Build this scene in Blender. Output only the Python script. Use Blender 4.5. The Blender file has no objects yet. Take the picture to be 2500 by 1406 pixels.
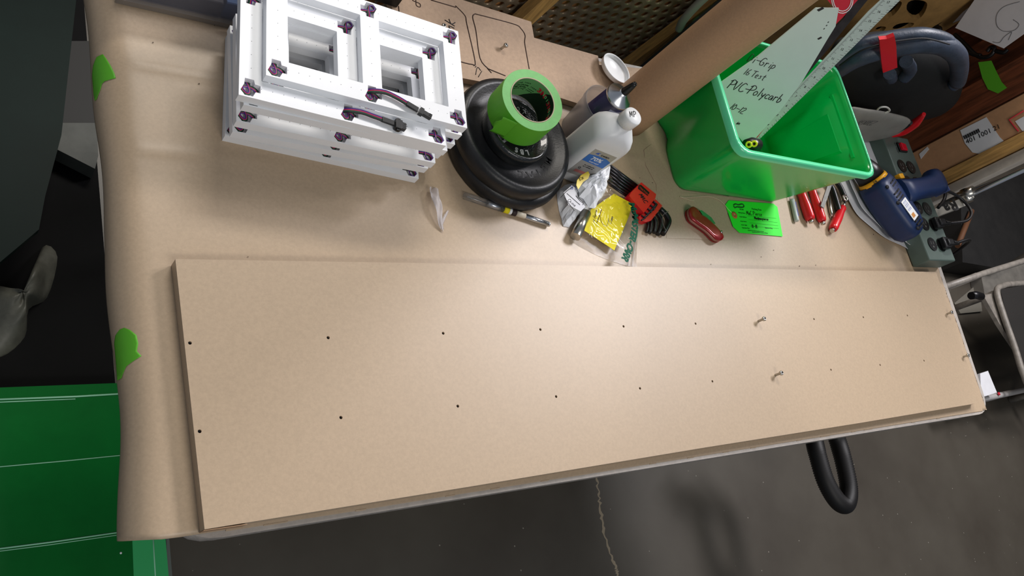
import bpy, bmesh, math, random
from mathutils import Vector, Matrix, noise
random.seed(7)
SC = bpy.context.scene
COL = SC.collection
# ---------------------------------------------------------------- camera, world, lights, exposure
CC = Vector((-0.25232, -0.276097, 1.631091)); F_PX = 2100.0
R0 = Vector((0.80906404, -0.21356304, 0.54754563)); R1 = Vector((-0.00182254, -0.9325501, -0.361036)); R2 = Vector((0.58771767, 0.29110332, -0.75488197))
cd = bpy.data.cameras.new('camera'); cam = bpy.data.objects.new('camera', cd); COL.objects.link(cam)
cam.matrix_world = Matrix(((R0.x, -R1.x, -R2.x, CC.x), (R0.y, -R1.y, -R2.y, CC.y), (R0.z, -R1.z, -R2.z, CC.z), (0, 0, 0, 1)))
cd.sensor_width = 36; cd.sensor_fit = 'HORIZONTAL'; cd.lens = F_PX / 2500 * 36; cd.clip_start = 0.01
SC.camera = cam
W = bpy.data.worlds.new('world'); SC.world = W; W.use_nodes = True
W.node_tree.nodes['Background'].inputs[0].default_value = (0.80, 0.88, 1.0, 1)
W.node_tree.nodes['Background'].inputs[1].default_value = 0.20
def area(name, loc, tgt, sx, sy, power, col):
    l = bpy.data.lights.new(name, 'AREA'); l.shape = 'RECTANGLE'; l.size = sx; l.size_y = sy; l.energy = power; l.color = col
    o = bpy.data.objects.new(name, l); COL.objects.link(o); o.location = loc
    o.rotation_euler = (Vector(tgt) - Vector(loc)).to_track_quat('-Z', 'Y').to_euler(); return o
area('ceiling_fixture_right', (3.0, 1.25, 3.3), (0.9, 0.1, 0.74), 1.1, 0.7, 100, (1.0, 0.97, 1.0))
area('ceiling_fixture_back', (0.75, 2.3, 3.2), (0.6, 0.1, 0.74), 1.3, 0.4, 40, (1.0, 0.94, 0.86))
area('fill_light_front', (0.3, -1.9, 3.2), (1.2, 0.0, 0.5), 1.3, 0.5, 24, (1.0, 0.96, 0.9))  # added unseen fill lamp, lifts the front and the right background
SC.view_settings.view_transform = 'Standard'; SC.view_settings.look = 'None'
SC.view_settings.exposure = 0.22; SC.view_settings.gamma = 1; SC.view_settings.use_curve_mapping = False

ZT = 0.742   # top of the paper on the table
ZB = 0.760   # top of the board
S = 0.1524
def ray(u, v): return R0 * ((u - 1250) / F_PX) + R1 * ((v - 703) / F_PX) + R2
def at(u, v, z):
    d = ray(u, v); return CC + d * ((z - CC.z) / d.z)
def aty(u, v, y):
    d = ray(u, v); return CC + d * ((y - CC.y) / d.y)
def atx(u, v, x):
    d = ray(u, v); return CC + d * ((x - CC.x) / d.x)
def lin(c): return tuple((x / 255 / 12.92) if x / 255 <= 0.04045 else ((x / 255 + 0.055) / 1.055) ** 2.4 for x in c) + (1,)

# ---------------------------------------------------------------- materials
MATS = {}
def mat(name, rgb, rough=0.5, metal=0.0, spec=0.5, noise_amt=0.0, nscale=20.0, bump=0.0, bscale=80.0, trans=0.0, ior=1.45, rgb2=None, coat=0.0, alpha=1.0, sss=0.0, stretch=None):
    if name in MATS: return MATS[name]
    m = bpy.data.materials.new(name); m.use_nodes = True; nt = m.node_tree; b = nt.nodes['Principled BSDF']
    b.inputs['Base Color'].default_value = lin(rgb); b.inputs['Roughness'].default_value = rough; b.inputs['Metallic'].default_value = metal
    b.inputs['Specular IOR Level'].default_value = spec; b.inputs['Transmission Weight'].default_value = trans; b.inputs['IOR'].default_value = ior
    b.inputs['Coat Weight'].default_value = coat; b.inputs['Alpha'].default_value = alpha
    if sss: b.inputs['Subsurface Weight'].default_value = sss; b.inputs['Subsurface Radius'].default_value = (0.01, 0.01, 0.01)
    if noise_amt or bump:
        tc = nt.nodes.new('ShaderNodeTexCoord'); mp = nt.nodes.new('ShaderNodeMapping'); nt.links.new(tc.outputs['Object'], mp.inputs[0])
        if stretch: mp.inputs['Scale'].default_value = stretch
    if noise_amt:
        n = nt.nodes.new('ShaderNodeTexNoise'); n.inputs['Scale'].default_value = nscale; n.inputs['Detail'].default_value = 6; n.inputs['Roughness'].default_value = 0.65
        nt.links.new(mp.outputs[0], n.inputs['Vector'])
        mx = nt.nodes.new('ShaderNodeMix'); mx.data_type = 'RGBA'
        c2 = rgb2 if rgb2 else tuple(max(0, c * (1 - noise_amt)) for c in rgb)
        mx.inputs[6].default_value = lin(rgb); mx.inputs[7].default_value = lin(c2)
        cr = nt.nodes.new('ShaderNodeMapRange'); cr.inputs[1].default_value = 0.35; cr.inputs[2].default_value = 0.68
        nt.links.new(n.outputs[0], cr.inputs[0]); nt.links.new(cr.outputs[0], mx.inputs[0]); nt.links.new(mx.outputs[2], b.inputs['Base Color'])
    if bump:
        n2 = nt.nodes.new('ShaderNodeTexNoise'); n2.inputs['Scale'].default_value = bscale; n2.inputs['Detail'].default_value = 5
        nt.links.new(mp.outputs[0], n2.inputs['Vector'])
        bp = nt.nodes.new('ShaderNodeBump'); bp.inputs['Strength'].default_value = bump; bp.inputs['Distance'].default_value = 0.002
        nt.links.new(n2.outputs[0], bp.inputs['Height']); nt.links.new(bp.outputs[0], b.inputs['Normal'])
    MATS[name] = m; return m
kraft = mat('kraft_paper', (183, 161, 135), 0.40, noise_amt=0.05, nscale=260, bump=0.12, bscale=9)
kraft_dk = mat('kraft_roll', (182, 146, 112), 0.6, noise_amt=0.06, nscale=300, bump=0.1, bscale=12)
mdf = mat('mdf', (172, 146, 122), 0.7, noise_amt=0.08, nscale=180)
mdf_edge = mat('mdf_edge', (150, 105, 66), 0.8, noise_amt=0.1, nscale=200)
white_pl = mat('white_plastic', (245, 247, 250), 0.45, noise_amt=0.015, nscale=30)
table_pl = mat('table_plastic', (182, 174, 166), 0.4, noise_amt=0.1, nscale=60, bump=0.15, bscale=300)
steel = mat('steel', (190, 186, 178), 0.25, 1.0)
dark_steel = mat('dark_steel', (70, 70, 74), 0.35, 1.0)
rubber = mat('iron_black', (28, 29, 32), 0.42, noise_amt=0.45, nscale=40, bump=0.12, bscale=350)
gloss_blk = mat('gloss_black_enamel', (22, 26, 27), 0.2, coat=0.4, bump=0.35, bscale=420)
letter_gr = mat('raised_letter_grey', (150, 152, 150), 0.35)
tape_g = mat('green_tape', (88, 172, 38), 0.5, bump=0.15, bscale=60)
tape_side = mat('green_tape_side', (128, 198, 120), 0.6, noise_amt=0.05, nscale=120)
tape_core = mat('tape_core_card', (190, 176, 150), 0.8)
core_dk = mat('tape_core_dark_print', (22, 42, 26), 0.5)
core_lt = mat('tape_core_light_print', (108, 168, 104), 0.5)
redm = mat('red_print', (205, 28, 52), 0.5)
ink = mat('black_ink', (22, 20, 20), 0.6)
brown_ink = mat('brown_marker', (52, 30, 20), 0.7)
black_pl = mat('black_plastic', (18, 18, 20), 0.35)
navy_tube = mat('navy_tube', (38, 32, 66), 0.35, coat=0.3)
alu = mat('aluminium', (205, 208, 214), 0.28, 1.0)
frost = mat('frosted_plastic', (214, 222, 228), 0.45, trans=0.35, sss=0.0, noise_amt=0.02)
bottle_m = mat('bottle_hdpe', (228, 230, 232), 0.35, trans=0.06, noise_amt=0.02, nscale=12)
white_cap = mat('white_cap', (240, 242, 244), 0.35)
label_gr = mat('label_grey', (158, 156, 152), 0.3)
blue_lb = mat('label_blue', (28, 104, 190), 0.35)
bin_g = mat('green_translucent_bin', (0, 194, 84), 0.22, trans=0.22, coat=0.2)
bin_rim = mat('green_bin_rim', (96, 226, 164), 0.25, trans=0.1, coat=0.3)
tag_g = mat('green_tag', (40, 246, 44), 0.6)
frost_sheet = mat('frosted_sheet', (206, 222, 216), 0.5, noise_amt=0.02)
ruler_m = mat('ruler_aluminium', (196, 208, 200), 0.45, 0.25, noise_amt=0.05, nscale=60)
smoke_sheet = mat('smoked_sheet', (52, 46, 46), 0.2, noise_amt=0.3, nscale=60)
red_pl = mat('red_plastic', (214, 24, 34), 0.3, coat=0.3)
red_dk = mat('red_knife_scale', (150, 14, 20), 0.2, 0.25, coat=0.6)
yellow_p = mat('yellow_paper', (232, 216, 20), 0.7)
yellow_pl = mat('yellow_ring', (236, 168, 20), 0.45)
navy_pl = mat('navy_drill_plastic', (26, 48, 92), 0.42, noise_amt=0.08, nscale=60)
slot_dk = mat('dark_slot', (8, 10, 16), 0.7)
paper_w = mat('white_paper', (226, 226, 230), 0.7, noise_amt=0.03, nscale=30)
paper_crumple = mat('crumpled_white_plastic', (232, 234, 238), 0.45, bump=0.3, bscale=90)
strip_m = mat('grey_green_steel', (88, 104, 98), 0.45, noise_amt=0.04, nscale=50)
sock_m = mat('black_socket', (14, 14, 15), 0.35)
switch_r = mat('red_switch', (214, 16, 44), 0.25)
cord_m = mat('black_cord', (22, 20, 22), 0.4)
case_m = mat('black_case', (50, 62, 80), 0.45, noise_amt=0.25, nscale=25, bump=0.3, bscale=160)
case_lo = mat('dark_cloth', (20, 23, 24), 0.75, noise_amt=0.3, nscale=14, bump=0.7, bscale=24)
pine = mat('pine_wood', (214, 166, 98), 0.6, noise_amt=0.25, nscale=12, stretch=(14, 14, 1.2))
mahog = mat('dark_red_wood', (128, 70, 44), 0.45, noise_amt=0.4, nscale=10, stretch=(14, 14, 1.0))
cardboard = mat('cardboard', (190, 144, 106), 0.75, noise_amt=0.06, nscale=60)
white_board = mat('white_painted_board', (200, 190, 178), 0.6, noise_amt=0.1, nscale=30)
perf_m = mat('perforated_metal', (168, 148, 122), 0.3, 0.35, noise_amt=0.25, nscale=7)
backbrown = mat('brown_board', (226, 160, 96), 0.7, noise_amt=0.2, nscale=14)
gold_b = mat('gold_brown_board', (176, 138, 84), 0.6, noise_amt=0.15, nscale=30)
green_ac = mat('green_acrylic', (16, 112, 46), 0.16, coat=0.3, noise_amt=0.12, nscale=5)
green_edge = mat('green_acrylic_edge', (60, 176, 104), 0.3)
dk_green = mat('dark_green_glass', (19, 34, 30), 0.45, spec=.10, noise_amt=0.2, nscale=4)
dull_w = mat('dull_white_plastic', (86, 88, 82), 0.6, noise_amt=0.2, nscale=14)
stool_m = mat('stool_paint', (150, 143, 134), 0.45, noise_amt=0.2, nscale=40)
tread_m = mat('stool_tread_rubber', (40, 37, 34), 0.8, noise_amt=0.2, nscale=200)
hose_m = mat('hose_black', (17, 15, 15), 0.55)
grey_cloth = mat('grey_plastic_bag', (140, 138, 132), 0.45, noise_amt=0.1, nscale=20, bump=0.6, bscale=30)
clear_m = mat('clear_film', (255, 255, 255), 0.06, trans=1.0, ior=1.02, coat=0.7, bump=0.1, bscale=70)
MATS['clear_film'].node_tree.nodes['Principled BSDF'].inputs['Alpha'].default_value = 0.38
scrap_m = mat('scrap_film', (236, 232, 236), 0.12, trans=.35, ior=1.1, coat=1.0, alpha=.62, bump=.6, bscale=160)
clear_pl = mat('clear_plastic', (225, 230, 235), 0.12, trans=0.9, ior=1.3, alpha=0.5)
wire_cols = [mat('wire_black', (16, 14, 18), 0.4), mat('wire_green', (10, 84, 60), 0.4), mat('wire_red', (190, 40, 90), 0.4), mat('wire_purple', (66, 36, 130), 0.4)]
teal_ink = mat('teal_green_ink', (0, 84, 60), 0.6, spec=.2)
blue_ink = mat('blue_ink', (40, 90, 190), 0.5)
string_m = mat('white_string', (206, 190, 160), 0.8)
amber = mat('amber_print', (206, 140, 70), 0.5)

# floor with crack and specks
fm = bpy.data.materials.new('concrete'); fm.use_nodes = True; nt = fm.node_tree; bs = nt.nodes['Principled BSDF']
tc = nt.nodes.new('ShaderNodeTexCoord')
n1 = nt.nodes.new('ShaderNodeTexNoise'); n1.inputs['Scale'].default_value = 2.2; n1.inputs['Detail'].default_value = 8; n1.inputs['Roughness'].default_value = 0.6
nt.links.new(tc.outputs['Object'], n1.inputs['Vector'])
r1 = nt.nodes.new('ShaderNodeValToRGB'); r1.color_ramp.elements[0].position = 0.3; r1.color_ramp.elements[0].color = lin((66, 60, 52)); r1.color_ramp.elements[1].position = 0.72; r1.color_ramp.elements[1].color = lin((86, 81, 72))
nt.links.new(n1.outputs[0], r1.inputs[0])
vo = nt.nodes.new('ShaderNodeTexVoronoi'); vo.inputs['Scale'].default_value = 26; nt.links.new(tc.outputs['Object'], vo.inputs['Vector'])
lt = nt.nodes.new('ShaderNodeMath'); lt.operation = 'LESS_THAN'; lt.inputs[1].default_value = 0.045; nt.links.new(vo.outputs['Distance'], lt.inputs[0])
mxs = nt.nodes.new('ShaderNodeMix'); mxs.data_type = 'RGBA'; mxs.inputs[7].default_value = lin((176, 170, 158))
mu = nt.nodes.new('ShaderNodeMath'); mu.operation = 'MULTIPLY'; mu.inputs[1].default_value = 0.55; nt.links.new(lt.outputs[0], mu.inputs[0])
nt.links.new(mu.outputs[0], mxs.inputs[0]); nt.links.new(r1.outputs[0], mxs.inputs[6]); nt.links.new(mxs.outputs[2], bs.inputs['Base Color'])
bs.inputs['Roughness'].default_value = 0.42

# ---------------------------------------------------------------- mesh helpers
def root_loc(p):
    while p is not None and p.parent is not None: p = p.parent
    return p.location.copy() if p is not None else Vector((0, 0, 0))
class MB:
    def __init__(s): s.bm = bmesh.new(); s.mi = 0; s.mats = []
    def use(s, m):
        if m not in s.mats: s.mats.append(m)
        s.mi = s.mats.index(m); return s
    def face(s, vs, smooth=False):
        try: f = s.bm.faces.new(vs)
        except ValueError: return None
        f.material_index = s.mi; f.smooth = smooth; return f
    def quad(s, a, b, c, d): 
        return s.face([s.bm.verts.new(Vector(p)) for p in (a, b, c, d)])
    def hexa(s, p, smooth=False):   # 8 points bottom 4 then top 4
        v = [s.bm.verts.new(Vector(q)) for q in p]
        for f in ((3, 2, 1, 0), (4, 5, 6, 7), (0, 1, 5, 4), (1, 2, 6, 5), (2, 3, 7, 6), (3, 0, 4, 7)): s.face([v[i] for i in f], smooth)
        return s
    def box(s, c, d, M=None, bev=0.0):
        c = Vector(c); x, y, z = (k / 2 for k in d)
        P = [Vector(q) for q in ((-x, -y, -z), (x, -y, -z), (x, y, -z), (-x, y, -z), (-x, -y, z), (x, -y, z), (x, y, z), (-x, y, z))]
        if M is not None: P = [M @ q for q in P]
        v = [s.bm.verts.new(q + c) for q in P]; fs = []
        for f in ((3, 2, 1, 0), (4, 5, 6, 7), (0, 1, 5, 4), (1, 2, 6, 5), (2, 3, 7, 6), (3, 0, 4, 7)): fs.append(s.face([v[i] for i in f]))
        if bev:
            es = {e for f in fs for e in f.edges}
            r = bmesh.ops.bevel(s.bm, geom=list(es), offset=bev, segments=3, profile=0.5, affect='EDGES')
            for f in r['faces']: f.smooth = True; f.material_index = s.mi
        return s
    def rings(s, rings, caps=True, closed=True, smooth=True, capmat=None):
        L = [[s.bm.verts.new(Vector(p)) for p in r] for r in rings]
        n = len(L[0])
        for a, b in zip(L, L[1:]):
            for i in range(n if closed else n - 1):
                j = (i + 1) % n; s.face([a[i], a[j], b[j], b[i]], smooth)
        if caps and closed:
            s.face(L[0][::-1]); s.face(L[-1])
        return s
    def tube(s, pts, r, n=10, caps=True):
        pts = [Vector(p) for p in pts]; rs = r if isinstance(r, (list, tuple)) else [r] * len(pts)
        t0 = (pts[1] - pts[0]).normalized(); up = Vector((0, 0, 1)) if abs(t0.z) < 0.9 else Vector((1, 0, 0))
        nrm = (up - t0 * up.dot(t0)).normalized(); R = []
        for i, p in enumerate(pts):
            t = (pts[min(i + 1, len(pts) - 1)] - pts[max(i - 1, 0)]).normalized()
            nrm = nrm - t * nrm.dot(t)
            nrm = nrm.normalized() if nrm.length > 1e-6 else t.orthogonal().normalized()
            bb = t.cross(nrm)
            R.append([p + (nrm * math.cos(a) + bb * math.sin(a)) * rs[i] for a in (2 * math.pi * k / n for k in range(n))])
        return s.rings(R, caps)
    def lathe(s, prof, c=(0, 0, 0), M=None, n=40, closed_prof=False, smooth=True):
        c = Vector(c); pr = list(prof) + ([prof[0]] if closed_prof else [])
        R = []
        for (r, z) in pr:
            q = []
            for k in range(n):
                a = 2 * math.pi * k / n; v = Vector((r * math.cos(a), r * math.sin(a), z)); q.append((M @ v if M is not None else v) + c)
            R.append(q)
        return s.rings(R, caps=not closed_prof, smooth=smooth)
    def prism(s, outer, z0, z1, holes=(), M=None, smooth_side=False):
        """outline (2d list) with holes, extruded from z0 to z1; M maps the local points"""
        T = (lambda q: M @ q) if M is not None else (lambda q: q)
        loops = [list(outer)] + [list(h) for h in holes]
        sides = []; 
        for z, flip in ((z1, False), (z0, True)):
            es = []; vl = []
            for lp in loops:
                vs = [s.bm.verts.new(Vector((p[0], p[1], z))) for p in lp]; vl.append(vs)
                for i in range(len(vs)): es.append(s.bm.edges.new((vs[i], vs[(i + 1) % len(vs)])))
            r = bmesh.ops.triangle_fill(s.bm, use_beauty=True, use_dissolve=False, edges=es, normal=Vector((0, 0, 1)))
            for f in r['geom']:
                if isinstance(f, bmesh.types.BMFace):
                    f.material_index = s.mi; f.normal_update()
                    if (f.normal.z < 0) != flip: f.normal_flip()
            sides.append(vl)
        for a, b in zip(sides[0], sides[1]):
            n = len(a)
            for i in range(n): s.face([a[i], b[i], b[(i + 1) % n], a[(i + 1) % n]], smooth_side)
        if M is not None:
            for vl in sides:
                for vs in vl:
                    for v in vs: v.co = T(v.co)
        return s
    def sheet(s, fn, nu, nv, smooth=True, thick=0.0):
        g = [[s.bm.verts.new(Vector(fn(i / nu, j / nv))) for j in range(nv + 1)] for i in range(nu + 1)]
        for i in range(nu):
            for j in range(nv): s.face([g[i][j], g[i + 1][j], g[i + 1][j + 1], g[i][j + 1]], smooth)
        return s
    def stroke(s, pts, w, n=6): return s.tube(pts, w / 2, n)
    def build(s, name, m=None, parent=None, loc=None, solid=0.0, sub=0, recalc=True, autos=True):
        if m is not None: s.mats = [m]; [setattr(f, 'material_index', 0) for f in s.bm.faces]
        if recalc: bmesh.ops.recalc_face_normals(s.bm, faces=s.bm.faces)
        off = root_loc(parent) if parent is not None else (Vector(loc) if loc is not None else Vector((0, 0, 0)))
        if off.length: bmesh.ops.translate(s.bm, verts=s.bm.verts, vec=-off)
        me = bpy.data.meshes.new(name); s.bm.to_mesh(me); s.bm.free()
        for q in s.mats: me.materials.append(q)
        o = bpy.data.objects.new(name, me); COL.objects.link(o)
        if parent is not None: o.parent = parent
        elif loc is not None: o.location = loc
        if solid: 
            md = o.modifiers.new('solid', 'SOLIDIFY'); md.thickness = solid; md.offset = -1
        if sub: md = o.modifiers.new('sub', 'SUBSURF'); md.levels = sub; md.render_levels = sub
        return o
def tag(o, label=None, cat=None, group=None, kind=None):
    if label: o['label'] = label
    if cat: o['category'] = cat
    if group: o['group'] = group
    if kind: o['kind'] = kind
    return o
def thing(name, loc, label, cat, group=None, rz=0.0):
    o = bpy.data.objects.new(name, None); COL.objects.link(o); o.location = loc; o.rotation_euler = (0, 0, rz); o.empty_display_size = 0.02
    return tag(o, label, cat, group)
def clean(pts, n=6, closed=False):
    """smooth a polyline (Catmull-Rom)"""
    P = [Vector(p) for p in pts]; out = []
    m = len(P)
    for i in range(m if closed else m - 1):
        p0 = P[(i - 1) % m] if (closed or i > 0) else P[i]; p1 = P[i]; p2 = P[(i + 1) % m]
        p3 = P[(i + 2) % m] if (closed or i + 2 < m) else p2
        for k in range(n):
            t = k / n
            out.append(0.5 * ((2 * p1) + (p2 - p0) * t + (2 * p0 - 5 * p1 + 4 * p2 - p3) * t * t + (3 * p1 - p0 - 3 * p2 + p3) * t ** 3))
    if not closed: out.append(P[-1])
    return out
def rrect(x0, y0, x1, y1, r, n=6):
    o = []
    for cx, cy, a0 in ((x1 - r, y0 + r, -90), (x1 - r, y1 - r, 0), (x0 + r, y1 - r, 90), (x0 + r, y0 + r, 180)):
        for k in range(n + 1):
            a = math.radians(a0 + 90 * k / n); o.append((cx + r * math.cos(a), cy + r * math.sin(a)))
    return o
def circ(x, y, r, n=14): return [(x + r * math.cos(2 * math.pi * k / n), y + r * math.sin(2 * math.pi * k / n)) for k in range(n)]
def basis(o, x, up):
    """matrix with local x along x, local y as near up as possible"""
    x = Vector(x).normalized(); up = Vector(up); y = (up - x * up.dot(x)).normalized(); z = x.cross(y)
    return Matrix(((x.x, y.x, z.x, o[0]), (x.y, y.y, z.y, o[1]), (x.z, y.z, z.z, o[2]), (0, 0, 0, 1)))
def text(name, s, M, size, m, parent, depth=0.0003, shear=0.0, space=1.0, centre=False, bold=0.0):
    cu = bpy.data.curves.new('t', 'FONT'); cu.body = s; cu.size = size; cu.extrude = depth; cu.shear = shear; cu.space_character = space; cu.offset = bold; cu.resolution_u = 3
    if centre: cu.align_x = 'CENTER'; cu.align_y = 'CENTER'
    to = bpy.data.objects.new('t', cu); COL.objects.link(to)
    bpy.context.view_layer.update()
    me = bpy.data.meshes.new_from_object(to.evaluated_get(bpy.context.evaluated_depsgraph_get()))
    bpy.data.objects.remove(to); 
    L = Matrix.Translation(-root_loc(parent)) @ M
    me.transform(L); me.materials.clear(); me.materials.append(m); me.name = name
    o = bpy.data.objects.new(name, me); COL.objects.link(o); o.parent = parent; return o
# hand-written characters as strokes on a 1 x 1.4 grid
GL = {'P': [[(.1, 0), (.25, 1.35)], [(.0, 1.1), (.4, 1.4), (.8, 1.15), (.7, .75), (.2, .6)]], 'V': [[(.05, 1.3), (.3, 0), (.75, 1.35)]], 'C': [[(.8, 1.2), (.45, 1.35), (.15, .8), (.2, .15), (.55, 0), (.85, .2)]],
 '-': [[(.15, .6), (.8, .62)]], 'o': [[(.4, .7), (.15, .4), (.3, .02), (.6, .2), (.6, .55), (.4, .7)]], 'l': [[(.35, 1.35), (.3, 0)]], 'y': [[(.15, .7), (.35, .2), (.65, .65)], [(.65, .7), (.35, -.45)]],
 'c': [[(.65, .6), (.4, .7), (.2, .35), (.35, .03), (.65, .12)]], 'a': [[(.6, .6), (.3, .65), (.15, .2), (.4, .03), (.6, .55), (.62, 0)]], 'r': [[(.25, .7), (.25, 0)], [(.25, .45), (.45, .7), (.65, .6)]],
 'b': [[(.25, 1.3), (.22, 0), (.55, .1), (.6, .5), (.25, .6)]], 'D': [[(.2, 0), (.2, 1.3), (.7, 1), (.75, .4), (.2, 0)]], 'i': [[(.35, .65), (.33, 0)], [(.37, .95), (.38, 1.02)]], 'G': [[(.8, 1.2), (.4, 1.3), (.15, .7), (.3, .1), (.7, .1), (.75, .55), (.5, .55)]],
 'p': [[(.2, .7), (.15, -.5)], [(.2, .6), (.5, .72), (.65, .4), (.4, .1), (.2, .15)]], '1': [[(.4, 1.3), (.3, 0)]], '6': [[(.6, 1.3), (.2, .6), (.25, .08), (.6, .1), (.65, .5), (.25, .5)]], 'T': [[(.0, 1.2), (.8, 1.3)], [(.45, 1.25), (.35, 0)]],
 'e': [[(.2, .38), (.6, .45), (.45, .7), (.2, .5), (.25, .05), (.6, .1)]], 's': [[(.6, .65), (.25, .6), (.55, .3), (.2, .02)]], 't': [[(.4, 1.1), (.35, .05), (.55, .0)], [(.15, .7), (.65, .75)]], '0': [[(.4, 1.25), (.1, .7), (.3, .02), (.65, .5), (.4, 1.25)]],
 '2': [[(.15, 1), (.45, 1.3), (.65, .95), (.15, .05), (.75, .05)]], 'm': [[(.05, 0), (.1, .6)], [(.1, .5), (.3, .65), (.35, .05)], [(.35, .5), (.6, .65), (.7, .05)]], 'n': [[(.15, 0), (.2, .65)], [(.2, .45), (.5, .65), (.6, 0)]], 'k': [[(.2, 1.2), (.2, 0)], [(.65, .75), (.2, .4), (.7, 0)]],
 '8': [[(.4, .7), (.15, 1.0), (.4, 1.3), (.65, 1.0), (.4, .7), (.1, .3), (.4, 0), (.7, .3), (.4, .7)]], 'M': [[(.0, 0), (.15, 1.25), (.4, .3), (.7, 1.3), (.8, 0)]], 'A': [[(.0, 0), (.4, 1.3), (.7, 0)], [(.15, .5), (.65, .5)]], 'K': [[(.1, 1.3), (.1, 0)], [(.7, 1.2), (.1, .6), (.75, 0)]],
 'B': [[(.15, 0), (.15, 1.3), (.6, 1.1), (.2, .7), (.7, .4), (.15, 0)]], 'E': [[(.7, 1.25), (.15, 1.25), (.15, 0), (.7, 0)], [(.15, .65), (.6, .65)]], 'N': [[(.1, 0), (.15, 1.25), (.65, .05), (.7, 1.3)]], 'Z': [[(.1, 1.25), (.7, 1.25), (.1, 0), (.75, 0)]], 'R': [[(.15, 0), (.15, 1.3), (.65, 1.05), (.2, .65), (.7, 0)]],
 'L': [[(.15, 1.3), (.15, 0), (.7, .05)]], 'S': [[(.7, 1.2), (.3, 1.3), (.2, .8), (.6, .55), (.5, .05), (.1, .1)]], 'h': [[(.2, 1.3), (.15, 0)], [(.18, .5), (.5, .65), (.6, 0)]], 'u': [[(.15, .65), (.2, .1), (.5, .1), (.6, .65), (.62, 0)]], '"': [[(.2, 1.3), (.2, 1)], [(.45, 1.3), (.45, 1)]],
 '4': [[(.2, 1.3), (.15, .6), (.7, .65)], [(.6, 1.2), (.55, 0)]], '7': [[(.1, 1.25), (.7, 1.3), (.3, 0)]], 'x': [[(.1, .65), (.6, 0)], [(.6, .65), (.1, 0)]], 'g': [[(.6, .6), (.3, .65), (.2, .2), (.55, .15), (.6, .6), (.5, -.4), (.15, -.35)]], '@': [[(.6, .6), (.2, .5), (.3, .1), (.65, .2), (.6, .8), (.1, .8), (.0, .2), (.5, -.2)]], '5': [[(.65, 1.25), (.2, 1.25), (.2, .75), (.6, .65), (.55, .1), (.1, .05)]], ' ': [], '.': [[(.3, .0), (.33, .06)]], '3': [[(.1, 1.2), (.6, 1.2), (.3, .75), (.65, .4), (.1, .05)]]}
def write(name, s, M, h, w, m, parent, slant=0.25, adv=0.72, mb=None):
    b = mb or MB(); x = 0; k = h / 1.4
    for ch in s:
        for st in GL.get(ch, []):
            P = [M @ Vector(((x + p[0] + slant * p[1]) * k, p[1] * k, 0)) for p in st]
            P = [p + Vector((1e-6 * i, 0, 0)) for i, p in enumerate(P)]
            b.tube(clean(P, 3) if len(P) > 2 else P, w / 2, 5)
        x += 0.45 if ch in 'il1. ' else adv if ch not in 'MPCVGDA' else adv + 0.15
    return b.build(name, m, parent) if mb is None else b

# ================================================================ SETTING
b = MB(); b.box((1.6, 0.4, -0.02), (7.0, 5.0, 0.04)); fl = b.build('floor', fm); tag(fl, kind='structure')
crk = MB(); cp = [at(u, v, 0.0003) for u, v in ((1454, 1120), (1458, 1155), (1460, 1195), (1466, 1240), (1474, 1290), (1488, 1345), (1503, 1385), (1510, 1406), (1530, 1480))]
crack_m = mat('crack_filler', (150, 138, 118), 0.8)
P = []
for i, p in enumerate(clean(cp, 8)): P.append(p + Vector((random.uniform(-.004, .004), 0, 0)))
w_ = [random.uniform(0.0015, 0.005) for _ in P]
for i in range(len(P) - 1):
    crk.quad(P[i] - Vector((w_[i], 0, 0)), P[i] + Vector((w_[i], 0, 0)), P[i + 1] + Vector((w_[i + 1], 0, 0)), P[i + 1] - Vector((w_[i + 1], 0, 0)))
c_ = crk.build('trim_1', crack_m); tag(c_, 'pale wavering crack line across the grey concrete floor', kind='structure')
b = MB(); b.box((1.6, 2.9, 1.6), (7.0, 0.05, 3.2)); tag(b.build('wall_back', mat('wall_dark', (70, 66, 60), 0.9)), kind='structure')
b = MB(); b.box((5.1, 0.4, 1.6), (0.05, 5.0, 3.2)); tag(b.build('wall_right', MATS['wall_dark']), kind='structure')

b = MB(); b.box((-.35, .75, .004), (.86, 1.20, .006)); o = b.build('floor_shade_sheet', mat('floor_shade_black', (9, 9, 9), .8, spec=.2, noise_amt=.5, nscale=9), None, loc=(-.35, .75, .001)); tag(o, 'black sheet added as shade on the floor left of the table', 'shade sheet')  # added black sheet: puts the shade left of the table into floor colour
# ================================================================ TABLE
tb = thing('folding_table', (0.78, 0.15, 0), 'long pale plastic folding table under the brown paper', 'table')
def round_poly(P, r):
    out = []; n = len(P)
    for i in range(n):
        p = Vector(P[i]); a = (Vector(P[i - 1]) - p).normalized(); c = (Vector(P[(i + 1) % n]) - p).normalized()
        for k in range(7):
            t = k / 6; q = (p + a * r) * (1 - t) ** 2 + p * 2 * t * (1 - t) + (p + c * r) * t * t; out.append((q.x, q.y))
    return out
tp = [(-0.022, -0.1905), (1.578, -0.204), (1.642, 0.484), (-0.022, 0.484)]
b = MB()
zs = [(0.700, -0.004), (0.704, 0.0), (0.728, 0.002), (0.737, -0.001), (0.7405, -0.006)]
cen = Vector((0.78, 0.155))
rp = round_poly(tp, 0.045)
b.rings([[(p[0] + math.copysign(o, p[0] - cen.x), p[1] + math.copysign(o, p[1] - cen.y), z) for p in rp] for z, o in zs])
b.build('tabletop', table_pl, tb)
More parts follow.
